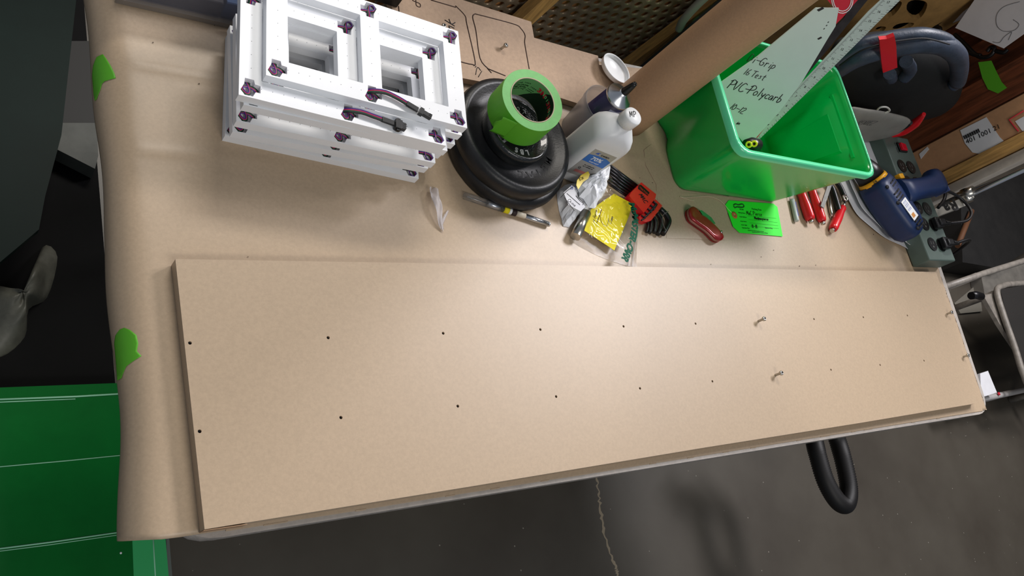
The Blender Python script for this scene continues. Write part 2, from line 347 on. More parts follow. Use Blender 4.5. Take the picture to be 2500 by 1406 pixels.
for nm, x in (('left', 0.26), ('right', 1.38)):
    b = MB(); y0, y1 = 0.03, 0.43
    b.tube(clean([(x, y0, 0.70), (x, y0, 0.4), (x, y0, 0.02)], 4), 0.014); b.build('leg', stool_m, tb)
    b = MB(); b.tube([(x, y1, 0.70), (x, y1, 0.02)], 0.014); b.build('leg', stool_m, tb)
    for zz_ in (.08, .62):
        b = MB(); b.tube([(x, y0, zz_), (x, y1, zz_)], 0.012); b.build('leg_brace', stool_m, tb)

# kraft sheet over the table
def paper_z(x, y):
    n = noise.noise(Vector((x * 3.1, y * 5.0, 0.3))) * 0.0012 + noise.noise(Vector((x * 9, y * 7.0, 1.3))) * 0.0005
    e = 0.0012 * math.exp(-((y - 0.345 + 0.06 * (x + .05)) / 0.006) ** 2) + 0.0010 * math.exp(-((y - 0.232) / 0.005) ** 2) * (x < .8) 
    inb = 1.0 if (y > 0.1 or x < -0.012) else 0.0
    return 0.7418 + (abs(n) + e) * inb
NU, NV = 230, 110
XE = -0.040
def yfront(x): return -0.1905 - 0.0135 * (x + .02) / 1.6
def ksheet(u, v):
    yf_ = yfront(u * 1.65) + .001; y = yf_ + v * (0.482 - yf_)
    s_ = u * 1.70
    drop = 0.062 + 0.008 * noise.noise(Vector((y * 7, 0, 0)))
    if s_ < drop:
        t = 1 - s_ / drop      # 1 at the free edge
        ang = t * 1.75; rr = drop / 1.75
        ex = XE - 0.010 * math.exp(-((y + 0.21) / 0.12) ** 2)
        return (ex + 0.014 - rr * math.sin(ang), y + 0.010 * t * (1 - v) ** 6, 0.7418 - rr * (1 - math.cos(ang)))
    x = XE + 0.014 + (s_ - drop)
    x = min(x, 1.572 + 0.08 * max(0, (y + 0.2)) )
    return (x, y, paper_z(x, y))
b = MB(); b.sheet(ksheet, NU, NV)
ks = b.build('brown_paper_cover', kraft, None, loc=(0.76, 0.15, ZT - 0.002), solid=0.0006)
tag(ks, 'brown kraft paper sheet covering the table and curling down over its left end', 'paper')
# torn paper strip along the front rim of the table
b = MB(); N = 120
tp_, bt = [], []
for i in range(N + 1):
    x = 0.02 + i / N * 1.535; j = noise.noise(Vector((x * 9, 2, 0))) * 0.004
    tp_.append((x, -0.186, 0.7424)); bt.append((x, yfront(x) - .0038 + j * 0.2, 0.7365 + j * .8))
    
mid = [(p[0], yfront(p[0]) - .0002, 0.7418) for p in tp_]
for i in range(N):
    b.quad(tp_[i], mid[i], mid[i + 1], tp_[i + 1]); b.quad(mid[i], bt[i], bt[i + 1], mid[i + 1])
o = b.build('paper_strip', kraft, None, loc=(0.8, -0.2, 0.74), solid=0.0006)
tag(o, 'torn brown paper strip folded over the front rim of the table', 'paper strip')

# board with drilled holes
bd = thing('drilled_board', (0.76, -0.05, 0.7425), 'long board wrapped in brown paper with two rows of drilled holes', 'board')
hs = []
for i in range(11):
    for r_ in (0, -0.6088):
        hs.append(circ(i * S, r_ * S, 0.0019 if i not in (6, 10) else 0.0012))
outl = [(-0.0055, -0.1885), (0.3, -0.1892), (0.7, -0.1885), (1.1, -0.1898), (1.5, -0.189), (1.519, -0.187), (1.545, 0.0942), (1.0, 0.0938), (0.5, 0.094), (-0.0055, 0.0935)]
b = MB(); b.prism(outl, 0.7425, ZB, hs); b.build('panel', kraft, bd)
for lp in hs:
    b = MB(); b.prism([(p[0], p[1]) for p in lp], 0.7426, 0.7575); b.build('drilled_hole', slot_dk, bd)
b = MB(); b.quad((-0.0062, -0.1895, 0.743), (0.036, -0.1903, 0.743), (0.036, -0.1903, 0.7592), (-0.0062, -0.1895, 0.7592)); b.build('paper_fold', kraft_dk, bd, solid=0.0005)

# screws
def screw(pos, label, L=0.03, lean=(0, 0), grp='machine screws standing in the board'):
    t = thing('machine_screw', pos, label, 'screw', grp)
    M = Matrix.Rotation(lean[0], 3, 'X') @ Matrix.Rotation(lean[1], 3, 'Y'); p = Vector(pos)
    b = MB(); pr = []
    for k in range(int(L / 0.001)):
        pr += [(0.0021, k * 0.001), (0.0017, k * 0.001 + 0.0005)]
    b.lathe(pr, p, M, 12); b.build('shaft', steel, t)
    b = MB(); b.lathe([(0.0019, L - 0.0045), (0.0036, L - 0.004), (0.0039, L - 0.001), (0.0030, L), (0.0016, L), (0.0013, L - 0.0012)], p, M, 16); b.build('head', steel, t)
    b = MB(); b.box(p + M @ Vector((0, 0, L + 0.0001)), (0.004, 0.0008, 0.0006), M); b.box(p + M @ Vector((0, 0, L + 0.0001)), (0.0008, 0.004, 0.0006), M); b.build('cross_slot', slot_dk, t)
    return t
screw((6 * S, 0, ZB - 0.004), 'steel screw standing in the upper hole row, midway along the board', 0.018)
screw((6 * S, -0.6088 * S, ZB - 0.004), 'steel screw standing in the lower hole row, nearer the front rim, midway along the board', 0.018)
screw((10 * S, 0, ZB - 0.004), 'steel screw at the right end of the board, in the upper hole row', 0.016)
screw((10 * S, -0.6088 * S, ZB - 0.004), 'steel screw at the right end of the board, closest to the front right corner', 0.016)

# green tape tabs on the left edge
def tape_tab(name, prof, label):
    b = MB(); n = 14
    # prof: list of (y, x_inner, s_outer) ; s measured along the curl
    def fn(u, v):
        k = u * (len(prof) - 1); i = min(int(k), len(prof) - 2); t = k - i
        y = prof[i][0] * (1 - t) + prof[i + 1][0] * t; a = prof[i][1] * (1 - t) + prof[i + 1][1] * t; c = prof[i][2] * (1 - t) + prof[i + 1][2] * t
        s_ = a + (c - a) * v
        if s_ > 0.0: return (XE + 0.014 + s_, y, paper_z(XE + .014 + s_, y) + 0.0007)
        rr = 0.062 / 1.75 + 0.0012; ang = -s_ / 0.062 * 1.75
        return (XE + 0.014 - rr * math.sin(ang), y, 0.7418 + 0.0007 - (rr) * (1 - math.cos(ang)))
    b.sheet(fn, 16, n)
    yy = sum(p[0] for p in prof) / len(prof)
    o = b.build(name, tape_g, None, loc=(XE, yy, ZT), solid=0.0003); tag(o, label, 'tape', 'green tape tabs on the paper edge'); return o
tape_tab('tape_tab', [(0.306, -0.048, -0.044), (0.315, -0.05, -0.036), (0.3225, -0.05, -0.033), (0.323, -0.05, -0.017), (0.330, -0.05, -0.018), (0.340, -0.05, -0.021), (0.350, -0.046, -0.025), (0.358, -0.038, -0.029)], 'green tape tab on the left paper edge beside the stack of white frames')
tape_tab('tape_tab', [(-0.022, -0.05, -0.042), (-0.012, -0.05, -0.034), (-0.008, -0.05, -0.024), (-0.005, -0.05, -0.017), (0.001, -0.05, -0.021), (0.009, -0.05, -0.019), (0.018, -0.05, -0.020), (0.025, -0.046, -0.026), (0.029, -0.038, -0.032)], 'green tape tab on the left paper edge beside the drilled board')

# ================================================================ WHITE FRAMES
FW, FD, FT, BAR = 0.254, 0.148, 0.0120, 0.0245
MID = (FW - BAR) / 2
def recess(cx, cy, mx, my):
    pts = [(-.0105, -.005), (-.006, -.0105), (.003, -.0105), (.006, -.004), (.0112, -.004), (.0112, .0055), (.005, .006), (.004, .0112), (-.006, .0112), (-.0065, .004)]
    q = [(cx + mx * p[0], cy + my * p[1]) for p in pts]
    return q if mx * my > 0 else q[::-1]
spots = [(0.0123, 0.0123, 1, 1), (FW - 0.0123, 0.0123, -1, 1), (0.0123, FD - 0.0123, 1, -1), (FW - 0.0123, FD - 0.0123, -1, -1), (FW / 2, 0.0123, 1, 1), (FW / 2, FD - 0.0123, -1, -1)]
def ribbon(b, path, z_lift=None, pitch=0.0016, r=0.0009, flip=1, wf=None):
    P = clean(path, 7)
    for k in range(4):
        b.use(wire_cols[k]); off = (k - 1.5) * pitch * flip; Q = []
        for i, p in enumerate(P):
            t = (P[min(i + 1, len(P) - 1)] - P[max(i - 1, 0)]); n = Vector((-t.y, t.x, 0)); n = n.normalized() if n.length > 1e-7 else Vector((0, 1, 0))
            if wf:
                t_ = i / (len(P) - 1) * (len(wf) - 1); j_ = min(int(t_), len(wf) - 2); f_ = wf[j_] + (wf[j_ + 1] - wf[j_]) * (t_ - j_)
                Q.append(p + n * off * f_ + Vector((0, 0, off * (1 - f_))))
            else: Q.append(p + n * off)
        b.tube(Q, r, 5)
fr = thing('light_frame', (0, 0, 0), 'x', 'frame', 'white frames in the stack')
win = [rrect(BAR, BAR, MID, FD - BAR, 0.0008, 2), rrect(MID + BAR, BAR, FW - BAR, FD - BAR, 0.0008, 2)]
outf = [(0, 0), (FW, 0), (FW, FD), (0, FD)]
b = MB(); b.prism(outf, 0, 0.004, win); b.prism(outf, 0.004, FT, win + [recess(*s_) for s_ in spots]); b.build('frame_body', white_pl, fr)
b = MB()
for k in range(1, 9):
    for y in (0.014, FD - 0.014):
        for s_ in (0, 1):
            x = k * 0.0125 + 0.012 + s_ * (MID); 
            if min(abs(x - q[0]) for q in spots) > 0.012 and x < FW - .01: b.lathe([(0.0005, FT - .0002), (0.0005, FT + 0.00008)], (x, y, 0), n=6)
for k in range(1, 6):
    for x in (0.013, FW - 0.013, FW / 2): b.lathe([(0.0005, FT - .0002), (0.0005, FT + 0.00008)], (x, 0.02 + k * 0.018, 0), n=6)
b.build('pin_hole', mat('pin_hole_grey', (120, 122, 126), .6), fr)
for (cx, cy, mx, my) in spots:
    b = MB(); z0 = 0.0055; T = lambda x, y, z: (cx + mx * x, cy + my * y, z)
    if (mx, my) == (1, 1): path = [T(.0105, .0005, z0), T(.005, .002, z0 + .003), T(-.001, .003, .0088), T(-.0075, .001, .0094), T(-.008, -.003, .0094), T(-.003, -.007, .0092), T(.0005, -.004, .009), T(-.0005, .003, .009), T(-.0015, .0105, z0)]; wf = [1, 1, .8, .5, .7, .8, .6, .8, 1]
    else: path = [T(.0108, .0008, z0), T(.006, .0008, .008), T(.001, .0006, .009), T(-.0055, -.0005, .0094), T(-.0085, -.005, .0094), T(-.0055, -.009, .0094), T(-.001, -.0065, .0098), T(.0, -.001, .0098), T(-.0008, .005, .009), T(-.0012, .0108, z0)]; wf = [1, 1, .7, .3, .25, .25, .3, .7, 1, 1]
    ribbon(b, path, r=0.00066, pitch=0.00128, wf=wf); cab = b.build('ribbon_cable', None, fr)
    b = MB(); b.use(black_pl); b.box(T(.0104, .0008, .0046), (.0016, .0066, .0012)); b.box(T(-.0012, .0104, .0046), (.0066, .0016, .0012))
    b.use(white_cap)
    for k in range(4): b.box(T(.0108, .0008 + (k - 1.5) * .0015, .0054), (.0012, .0007, .0006)); b.box(T(-.0012 + (k - 1.5) * .0015, .0108, .0054), (.0007, .0012, .0006))
    b.build('solder_pad', None, cab)
frame_kids = list(fr.children)
def copy_tree(o, parent=None):
    c = o.copy(); COL.objects.link(c)
    if parent is not None: c.parent = parent
    for ch in list(o.children):
        copy_tree(ch, c)
    return c
LV = [(.0668, .2532, -8.1, 'bottom white frame of the stack, lying on the brown paper'),
 (.088, .266, -7.0, 'second white frame from the bottom, set back between its neighbours'),
 (.0672, .2446, -5.6, 'third white frame from the bottom, with a ribbon cable showing at its left front corner'),
 (.086, .268, -7.2, 'fourth white frame from the bottom, set back toward the weight plates'),
 (.0640, .2440, -6.6, 'fifth white frame from the bottom, pushed out to the front left'),
 (.092, .269, -7.0, 'sixth white frame from the bottom, its right end jutting toward the weight plates'),
 (.097, .277, -7.2, 'fourth white frame from the top, jutting right under the topmost one'),
 (.0605, .2426, -6.9, 'third white frame from the top, front edge right under the large black plug'),
 (.0519, .2465, -7.9, 'second white frame from the top, with a cable ending in a large black plug'),
 (.0805, .2678, -7.9, 'topmost white frame of the stack, with a thin cable plug lying on it')]
frames = []
for k, (x, y, a, lb) in enumerate(LV):
    o = fr if k == 0 else copy_tree(fr)
    frames.append(o)
for k, (x, y, a, lb) in enumerate(LV):
    o = frames[k]; o.location = (x, y, ZT + 0.0005 + k * (FT + 0.0002)); o.rotation_euler = (0, 0, math.radians(a)); o['label'] = lb
def pigtail(o, pts, conn):
    b = MB(); ribbon(b, pts, r=0.0009, pitch=0.0017); 
    b2 = b.build('lead_cable', None, o); 
    # built around the origin: local coordinates of the frame
    bm = MB(); p = Vector(pts[-1]); d = (p - Vector(pts[-2])).normalized(); M3 = basis((0, 0, 0), d, (0, 0, 1)).to_3x3()
    M3 = Matrix((d, d.cross(Vector((0, 0, 1))).normalized() * -1, Vector((0, 0, 1)))).transposed()
    bm.box(p + d * 0.006, (0.016, 0.0068, 0.003), M3, 0.0006)
    bm.build('heat_shrink', black_pl, b2)
    bm = MB(); 
    if conn: bm.box(p + d * 0.019, (0.009, 0.013, 0.007), M3, 0.0008); bm.box(p + d * 0.0255, (0.006, 0.009, 0.0055), M3); bm.box(p + d * 0.019, (0.004, 0.017, 0.004), M3)
    else: bm.box(p + d * 0.018, (0.005, 0.009, 0.006), M3); bm.box(p + d * 0.026, (0.012, 0.0066, 0.005), M3, 0.0006)
    for k in range(3): bm.box(p + d * (0.027 if conn else 0.03) + M3 @ Vector((0, (k - 1) * 0.0025, 0.0026)), (0.004, 0.0008, 0.0008), M3)
    bm.build('plug', black_pl, b2)
_sv = MB
def local_build(o, fn):
    loc, rot = o.location.copy(), o.rotation_euler.copy(); o.location = (0, 0, 0); o.rotation_euler = (0, 0, 0); fn(o); o.location = loc; o.rotation_euler = rot
local_build(frames[8], lambda o: pigtail(o, [(.117, .0145, .0062), (.124, .0145, .013), (.14, .0145, .0165), (.155, .013, .0165), (.168, .0115, .0165)], True))
local_build(frames[9], lambda o: pigtail(o, [(.117, .0145, .0062), (.124, .0155, .013), (.14, .0165, .0165), (.156, .0135, .0165), (.170, .0085, .0165)], False))

# ================================================================ WEIGHT PLATES AND TAPE
def plate(c, z, r, h, label, letters, m, grp='weight plates', lettermat=None, small=False):
    t = thing('weight_plate', (c[0], c[1], z), label, 'weight plate', grp)
    b = MB(); e = 0.006 if not small else 0.003
    pr = [(0.0135, 0.001), (r - e * 1.5, 0.0), (r - e * .4, e * .5), (r, h * .5), (r - e * .3, h - e * .6), (r - e * 1.4, h), (r - 0.013 if not small else r - .006, h - 0.0006), (r - 0.019 if not small else r - .010, h - 0.006 if not small else h - .003),
          (r * 0.50, h - 0.008 if not small else h - .004), (r * .47, h - 0.004), (r * .30, h - 0.003), (0.0135, h - 0.003)]
    b.lathe(pr, (c[0], c[1], z), n=72, closed_prof=True); b.build('disc', m, t)
    zz = z + h - (0.0078 if not small else 0.0038)
    for s_, ang, rad, size in letters:
        for i, ch in enumerate(s_):
            if ch == ' ': continue
            a = math.radians(ang) - (i - (len(s_) - 1) / 2) * size * 0.82 / rad
            p = Vector((c[0] + rad * math.cos(a), c[1] + rad * math.sin(a), zz)); up = Vector((math.cos(a), math.sin(a), 0)); xd = Vector((up.y, -up.x, 0))
            text('raised_letter', ch, basis(p, xd, up), size, lettermat or m, t, depth=0.0012, centre=True, bold=0.0003)
    return t
plate((.477, .279), ZT, .0985, .029, 'lower of the two large black weight plates beneath the green tape', [], rubber)
plate((.4665, .277), ZT + .0292, .0935, .029, 'upper large black weight plate holding the small glossy one', [('METAL', 235 + 60, .062, .020)], rubber)
plate((.459, .2755), ZT + .0525, .0505, .022, 'small glossy black weight plate directly under the roll of green tape', [('2.27', 85, .033, .011), ('LBS', 262, .036, .011), ('5', 215, .036, .011), ('KG', 175, .036, .009)], gloss_blk, lettermat=letter_gr, small=True)

TM = Matrix.Rotation(math.radians(4), 3, 'X') @ Matrix.Rotation(math.radians(-7), 3, 'Y')
tpc = Vector((.4535, .2915, ZT + .0800))
tr = thing('tape_roll', tpc, 'roll of green masking tape lying on the black weight plates', 'tape roll')
b = MB(); ro, ri = .0458, .0322
b.use(tape_side); b.lathe([(ri + .0015, 0), (ri + .0015, .048), (ro, .048)], tpc, TM, 72); b = MB()
def ringpart(prof, m, name, par):
    q = MB(); q.lathe(prof, tpc, TM, 96, closed_prof=True, smooth=False)
    for f in q.bm.faces: f.smooth = False
    return q.build(name, m, par)
body = ringpart([(ri + .0014, .0002), (ri + .0014, .0458), (ro - .0002, .0458), (ro - .0002, .0002)], tape_side, 'tape_wound', tr)
ringpart([(ro - .0002, 0.0004), (ro, .0004), (ro, .0456), (ro - .0002, .0456)], tape_g, 'outer_layer', tr)
ringpart([(ri, 0), (ri + .0013, 0), (ri + .0013, .0463), (ri, .0463)], tape_core, 'cardboard_core', tr)
# printed liner inside the core: dark band and light band
def liner(a0, a1, m, name, par, slope=0.0):
    q = MB()
    def fn(u, v):
        a = math.radians(a0 + (a1 - a0) * u + slope * (v - .5)); rr = ri - .0002
        return TM @ Vector((rr * math.cos(a), rr * math.sin(a), .001 + .0445 * v)) + tpc
    q.sheet(fn, 24, 6); return q.build(name, m, par)
liner(-95, 48, core_dk, 'dark_print', tr, -60); liner(48, 265, core_lt, 'light_print', tr, -60)
def core_text(s_, a, z, size, m, nm='printed_word'):
    rr = ri - .0006; up = TM @ Vector((0, 0, 1)); chs = []
    for i, ch in enumerate(s_):
        aa = math.radians(a) - (i - (len(s_) - 1) / 2) * size * .66 / rr
        p = TM @ Vector((rr * math.cos(aa), rr * math.sin(aa), z)) + tpc
        chs.append(text(nm, ch, basis(p, TM @ Vector((math.sin(aa), -math.cos(aa), 0)), up), size, m, tr, depth=.0001, centre=True, bold=.0003 if size > .005 else 0))
    bmj = bmesh.new()
    for c_ in chs: bmj.from_mesh(c_.data)
    me_ = bpy.data.meshes.new(nm); bmj.to_mesh(me_); bmj.free(); me_.materials.append(m)
    for c_ in chs: bpy.data.objects.remove(c_)
    o = bpy.data.objects.new(nm, me_); COL.objects.link(o); o.parent = tr; return o
w_print = mat('pale_print', (120, 190, 120), .5)
for k, (a, z) in enumerate(((38, .036), (-2, .036), (-42, .036))):
    core_text('3M', a, z - .003, .0115, redm)
for a, z in ((18, .034), (-22, .034), (-62, .034)): core_text('401+', a, z, .0072, w_print)
for a, z in ((100, .036), (104, .030), (106, .026), (78, .030), (80, .024), (82, .020)): core_text('masking tape', a, z, .0038, core_dk)
# loose end of tape
q = MB()
def fn(u, v):
    a = math.radians(208 + 22 * u); rr = ro + .0004 + .011 * (1 - u) ** 1.6
    zz = .003 + .041 * v
    ja = math.radians((2.5 * math.sin(v * 9)) * (u < .05))
    return TM @ Vector((rr * math.cos(a + ja), rr * math.sin(a + ja), zz)) + tpc
q.sheet(fn, 14, 10); q.build('loose_end', tape_g, tr, solid=.0002)

# ================================================================ BACK OF TABLE: MDF TEMPLATE
zm = ZT + 0.014
mo = [at(u, v, zm) for u, v in ((940, -60), (1130, 0), (1297, 53), (1304, 92), (1460, 136), (1463, 158), (1581, 168), (1570, 236), (1440, 262), (1372, 240), (1240, 212), (1100, 185), (985, 150))]
md_ = thing('template_board', (mo[2].x - .1, mo[2].y - .05, ZT), 'flat tan fibreboard template with marker outlines behind the white frames', 'board')
b = MB(); b.prism([(p.x, p.y) for p in mo], ZT + .002, zm); b.use(mdf); o = b.build('panel', mdf, md_)
b = MB()
def mk(pts, w=.0016):
    b = MB(); b.tube(clean([at(u, v, zm + .0002) for u, v in pts], 4), w / 2, 5); b.build('marker_line', brown_ink, md_)
for ln in ([(1052, 0), (1113, 18)], [(1112, 14), (1135, 38), (1140, 60), (1160, 150), (1152, 157), (1122, 150)], [(973, 15), (976, 45)],
           [(1160, 34), (1154, 42), (1162, 75), (1172, 142), (1192, 168)], [(1160, 34), (1200, 44), (1258, 60), (1272, 70), (1282, 86), (1281, 104), (1287, 140), (1292, 168)], [(1190, 167), (1200, 178)], [(1192, 168), (1234, 185)]): mk(ln)
def tdir(u0, v0, u1, v1, z): return at(u1, v1, z) - at(u0, v0, z)
write('marker_writing', '8', basis(at(1020, 20, zm + .0003), tdir(1020, 20, 1036, 12, zm), tdir(1020, 20, 1005, -10, zm)), .019, .0013, brown_ink, md_, 0)
write('marker_writing', 'ank', basis(at(1106, 92, zm + .0003), tdir(1106, 92, 1112, 50, zm), tdir(1106, 92, 1085, 86, zm)), .02, .0015, ink, md_, 0.1)
write('marker_writing', '17"', basis(at(1172, 192, zm + .0003), tdir(1172, 192, 1150, 172, zm), tdir(1170, 190, 1180, 175, zm)), .016, .0011, ink, md_, 0)
screw(at(1219, 122, zm - .004), 'steel screw standing in the fibreboard template behind the tape roll', .016, (0, .25), None)
screw(at(1070, 78, zm - .004), 'steel screw in the fibreboard template right beside the white frames', .018, (0, .05), None)

# clear storage box at the back left and a black tray
e0, e1 = at(290, 2, ZT), at(566, 64, ZT)
dx = (e1 - e0).normalized(); dy = Vector((-dx.y, dx.x, 0))
e1 = e1 + dx * .03
cb = thing('storage_box', e0 + dx * .1 + dy * .06, 'low clear plastic storage box full of parts at the back left corner', 'box')
def obox(b, o, dx, dy, lx, ly, z0, z1, bev=0.0):
    P = [o, o + dx * lx, o + dx * lx + dy * ly, o + dy * ly]
    b.hexa([(p.x, p.y, z0) for p in P] + [(p.x, p.y, z1) for p in P])
LX = (e1 - e0).length
b = MB(); obox(b, e0, dx, dy, LX, .12, ZT + .001, ZT + .005)
for (oo, lx, ly) in ((e0, LX, .002), (e0 + dy * .118, LX, .002), (e0, .002, .12), (e0 + dx * (LX - .002), .002, .12)): obox(b, oo, dx, dy, lx, ly, ZT + .005, ZT + .06)
b.build('tray', mat('smoky_clear', (150, 150, 160), .25, trans=.6, ior=1.2, alpha=.6), cb)
b = MB(); obox(b, e0 - dx * .004 - dy * .005, dx, dy, LX + .008, .007, ZT + .001, ZT + .009); b.build('rim', mat('clear_grey_rim', (120, 112, 104), .3), cb)
for k, (t0, w, c, h, lb) in enumerate(((.008, .105, (40, 38, 50), .03, 'dark card box inside the clear storage box, leftmost of its contents'), (.116, .026, (50, 100, 156), .034, 'small blue packet inside the clear storage box'), (.145, .022, (150, 140, 90), .03, 'small yellow packet inside the clear storage box'), (.170, .04, (140, 140, 140), .036, 'grey card packet with a printed label inside the clear storage box'))):
    b = MB(); obox(b, e0 + dx * t0 + dy * .008, dx, dy, w, .1, ZT + .0055, ZT + h); p = e0 + dx * (t0 + w / 2) + dy * .05
    o = b.build('part_packet', mat('packet_%d' % k, c, .5, noise_amt=.2, nscale=60), None, loc=(p.x, p.y, ZT + .005)); tag(o, lb, 'packet', 'packets in the storage box')
q0, q1 = at(957, 34, ZT), at(838, -4, ZT)
dx = (q0 - q1).normalized(); dy = Vector((-dx.y, dx.x, 0))
bt_ = thing('black_tray', q1 + dy * .06, 'black plastic tray corner showing behind the top white frame', 'tray')
b = MB(); Lx = (q0 - q1).length; obox(b, q1, dx, dy, Lx + .0, .12, zm + .001, zm + .05); b.build('tray_body', black_pl, bt_)
b = MB(); obox(b, q1 - dy * .004, dx, dy, Lx + .004, .128, zm + .05, zm + .055); b.build('tray_rim', black_pl, bt_)

# ================================================================ LID, CUP, SEALANT TUBE, BOTTLE
LM = Matrix.Rotation(math.radians(-4), 3, 'X') @ Matrix.Rotation(math.radians(6), 3, 'Y')
lc = at(1501, 170, zm + .010)
ld = thing('tub_lid', (lc.x, lc.y, zm), 'round white plastic lid lying open side up beyond the bottle', 'lid')
b = MB(); b.lathe([(p_ * .80, q_) for p_, q_ in [(.0, -.004), (.034, -.004), (.036, -.002), (.037, .0035), (.0375, .0045), (.0365, .0055), (.0352, .005), (.034, -.0005), (.033, -.002), (.0, -.002)]], lc, LM, 56); b.build('disc', white_cap, ld)
b = MB(); b.lathe([(.0274, .0028), (.0284, .0034), (.0280, .0022)], lc, LM, 56, closed_prof=True); b.build('rim_bead', frost, ld)
cc = Vector((.634, .3345, ZT))
cu = thing('plastic_cup', cc, 'clear ribbed plastic cup standing behind the white bottle', 'cup')
b = MB(); b.lathe([(.0, .0005), (.026, .0005), (.034, .064), (.0355, .066), (.034, .068), (.0362, .071), (.0346, .073), (.0366, .077), (.0356, .077), (.0328, .064), (.025, .0025), (.0, .0025)], cc, None, 56)
b.build('cup_wall', mat('cup_plastic', (226, 228, 236), .3, trans=.75, ior=1.2, alpha=.55), cu)
tbm = Matrix.Rotation(math.radians(3), 3, 'X') @ Matrix.Rotation(math.radians(-2), 3, 'Y')
tt = cc + Vector((-.002, -.001, .006))
st = thing('sealant_tube', tt, 'dark navy sealant tube with silver shoulder and black nozzle, standing in the clear cup', 'tube')
b = MB(); b.lathe([(.0, 0), (.0195, 0), (.0205, .002), (.0205, .107), (.0, .107)], tt, tbm, 48); sb = b.build('tube_body', navy_tube, st)
b = MB(); b.lathe([(.0205, .104), (.0216, .105), (.0218, .1085), (.0205, .110), (.0075, .118), (.0065, .121), (.0, .121)], tt, tbm, 48); b.build('shoulder', alu, st)
b = MB(); b.lathe([(.0065, .119), (.0062, .125), (.0045, .140), (.0033, .146), (.0020, .146), (.0018, .140), (0, .140)], tt, tbm, 24); b.build('nozzle', black_pl, st)
b = MB()
def fnl(u, v):
    a = math.radians(-125 + 75 * u); return tbm @ Vector((.0209 * math.cos(a), .0209 * math.sin(a), .055 + .042 * v)) + tt
b.sheet(fnl, 14, 2); lb_ = b.build('label', mat('tube_label', (150, 152, 176), .4), st)
for z, s_ in ((.086, 'E6'), (.074, '----'), (.064, '----')):
    a = math.radians(-88); p = tbm @ Vector((.0213 * math.cos(a), .0213 * math.sin(a), z)) + tt
    text('print', s_, basis(p, (-math.sin(a), math.cos(a), 0), (0, 0, 1)), .009, navy_tube, lb_, .0001, centre=True)

bc = Vector((.600, .267, ZT)); ba = math.radians(-15)
bo = thing('alcohol_bottle', bc, 'milky white plastic bottle with white cap marked MP and a blue and grey label', 'bottle')
BM = Matrix.Rotation(ba, 3, 'Z')
def srect(hx, hy, r, z, n=6): return [BM @ Vector((p[0], p[1], z)) + bc for p in rrect(-hx, -hy, hx, hy, min(r, hx * .99, hy * .99), n)]
b = MB(); b.rings([srect(.028, .024, .012, .0), srect(.031, .0265, .014, .002), srect(.032, .0275, .015, .006), srect(.0325, .0275, .013, .102), srect(.0318, .0268, .014, .110), srect(.0285, .0245, .016, .1185), srect(.021, .0195, .017, .127), srect(.0140, .0135, .0130, .1315), srect(.0115, .0115, .0114, .1345), srect(.0115, .0115, .0114, .142)])
b.build('bottle_body', bottle_m, bo)
b = MB(); n = 48
R_ = []
for (r_, z) in ((.0125, .1365), (.0138, .137), (.0140, .153), (.0132, .1555), (0.0001, .1557)):
    R_.append([BM @ Vector(((r_ + (.0004 if k % 2 and .137 <= z <= .153 and z > .1365 else 0)) * math.cos(2 * math.pi * k / n), (r_ + (.0004 if k % 2 and .137 <= z <= .153 else 0)) * math.sin(2 * math.pi * k / n), z)) + bc for k in range(n)])
b.rings(R_); cp_ = b.build('cap', white_cap, bo)
cx_ = at(1545, 290, ZT + .1558) ; xd = tdir(1530, 274, 1556, 276, ZT + .1558)
write('cap_writing', 'MP', basis(bc + Vector((-.0085, -.0035, .1560)), xd, (-xd.y, xd.x, 0)), .010, .0008, ink, cp_, 0.1, .85)
# label on the front face (local -y) wrapping slightly
b = MB(); FY = -.0276
def L3(x, y, z): return BM @ Vector((x, y, z)) + bc
b.hexa([L3(-.0200, FY, .022), L3(.0200, FY, .022), L3(.0200, FY + .0005, .022), L3(-.0200, FY + .0005, .022), L3(-.0200, FY, .092), L3(.0200, FY, .092), L3(.0200, FY + .0005, .092), L3(-.0200, FY + .0005, .092)])
lb_ = b.build('label', label_gr, bo)
xl = BM @ Vector((1, 0, 0)); zl = Vector((0, 0, 1))
b = MB(); pl = [(-.0200, .060), (.0200, .058), (.0200, .076), (.010, .080), (-.006, .080), (-.0200, .077)]
Mx = basis(L3(0, FY - .0002, 0), xl, zl); b.prism(pl, -.0001, .0001, M=Mx); b.build('blue_band', blue_lb, lb_)
text('print', '70%', basis(L3(-.002, FY - .0006, .0715), xl, zl), .0115, white_cap, lb_, .0001, centre=True, bold=.0002)
text('print', 'Isopropyl', basis(L3(-.001, FY - .0006, .0635), xl, zl), .0045, white_cap, lb_, .0001, centre=True)
text('print', 'swan', basis(L3(.004, FY - .0004, .0845), xl, zl), .0075, ink, lb_, .0001, centre=True)
b = MB(); b.prism([(-.013, .083), (-.007, .083), (-.0085, .0855), (-.0065, .088), (-.0105, .0865)], -.0001, .0002, M=Mx); b.build('bird_mark', blue_ink, lb_)
for z in (.052, .048): text('print', 'for rubbing use', basis(L3(0, FY - .0004, z), xl, zl), .003, ink, lb_, .0001, centre=True)
b = MB(); b.prism([(-.0135, .030), (.010, .030), (.010, .036), (-.0135, .036)], -.0001, .0001, M=Mx); b.build('red_band', mat('salmon', (196, 120, 116), .5), lb_)
text('print', 'Q', basis(L3(-.011, FY - .0004, .042), xl, zl), .006, ink, lb_, .0001, centre=True)

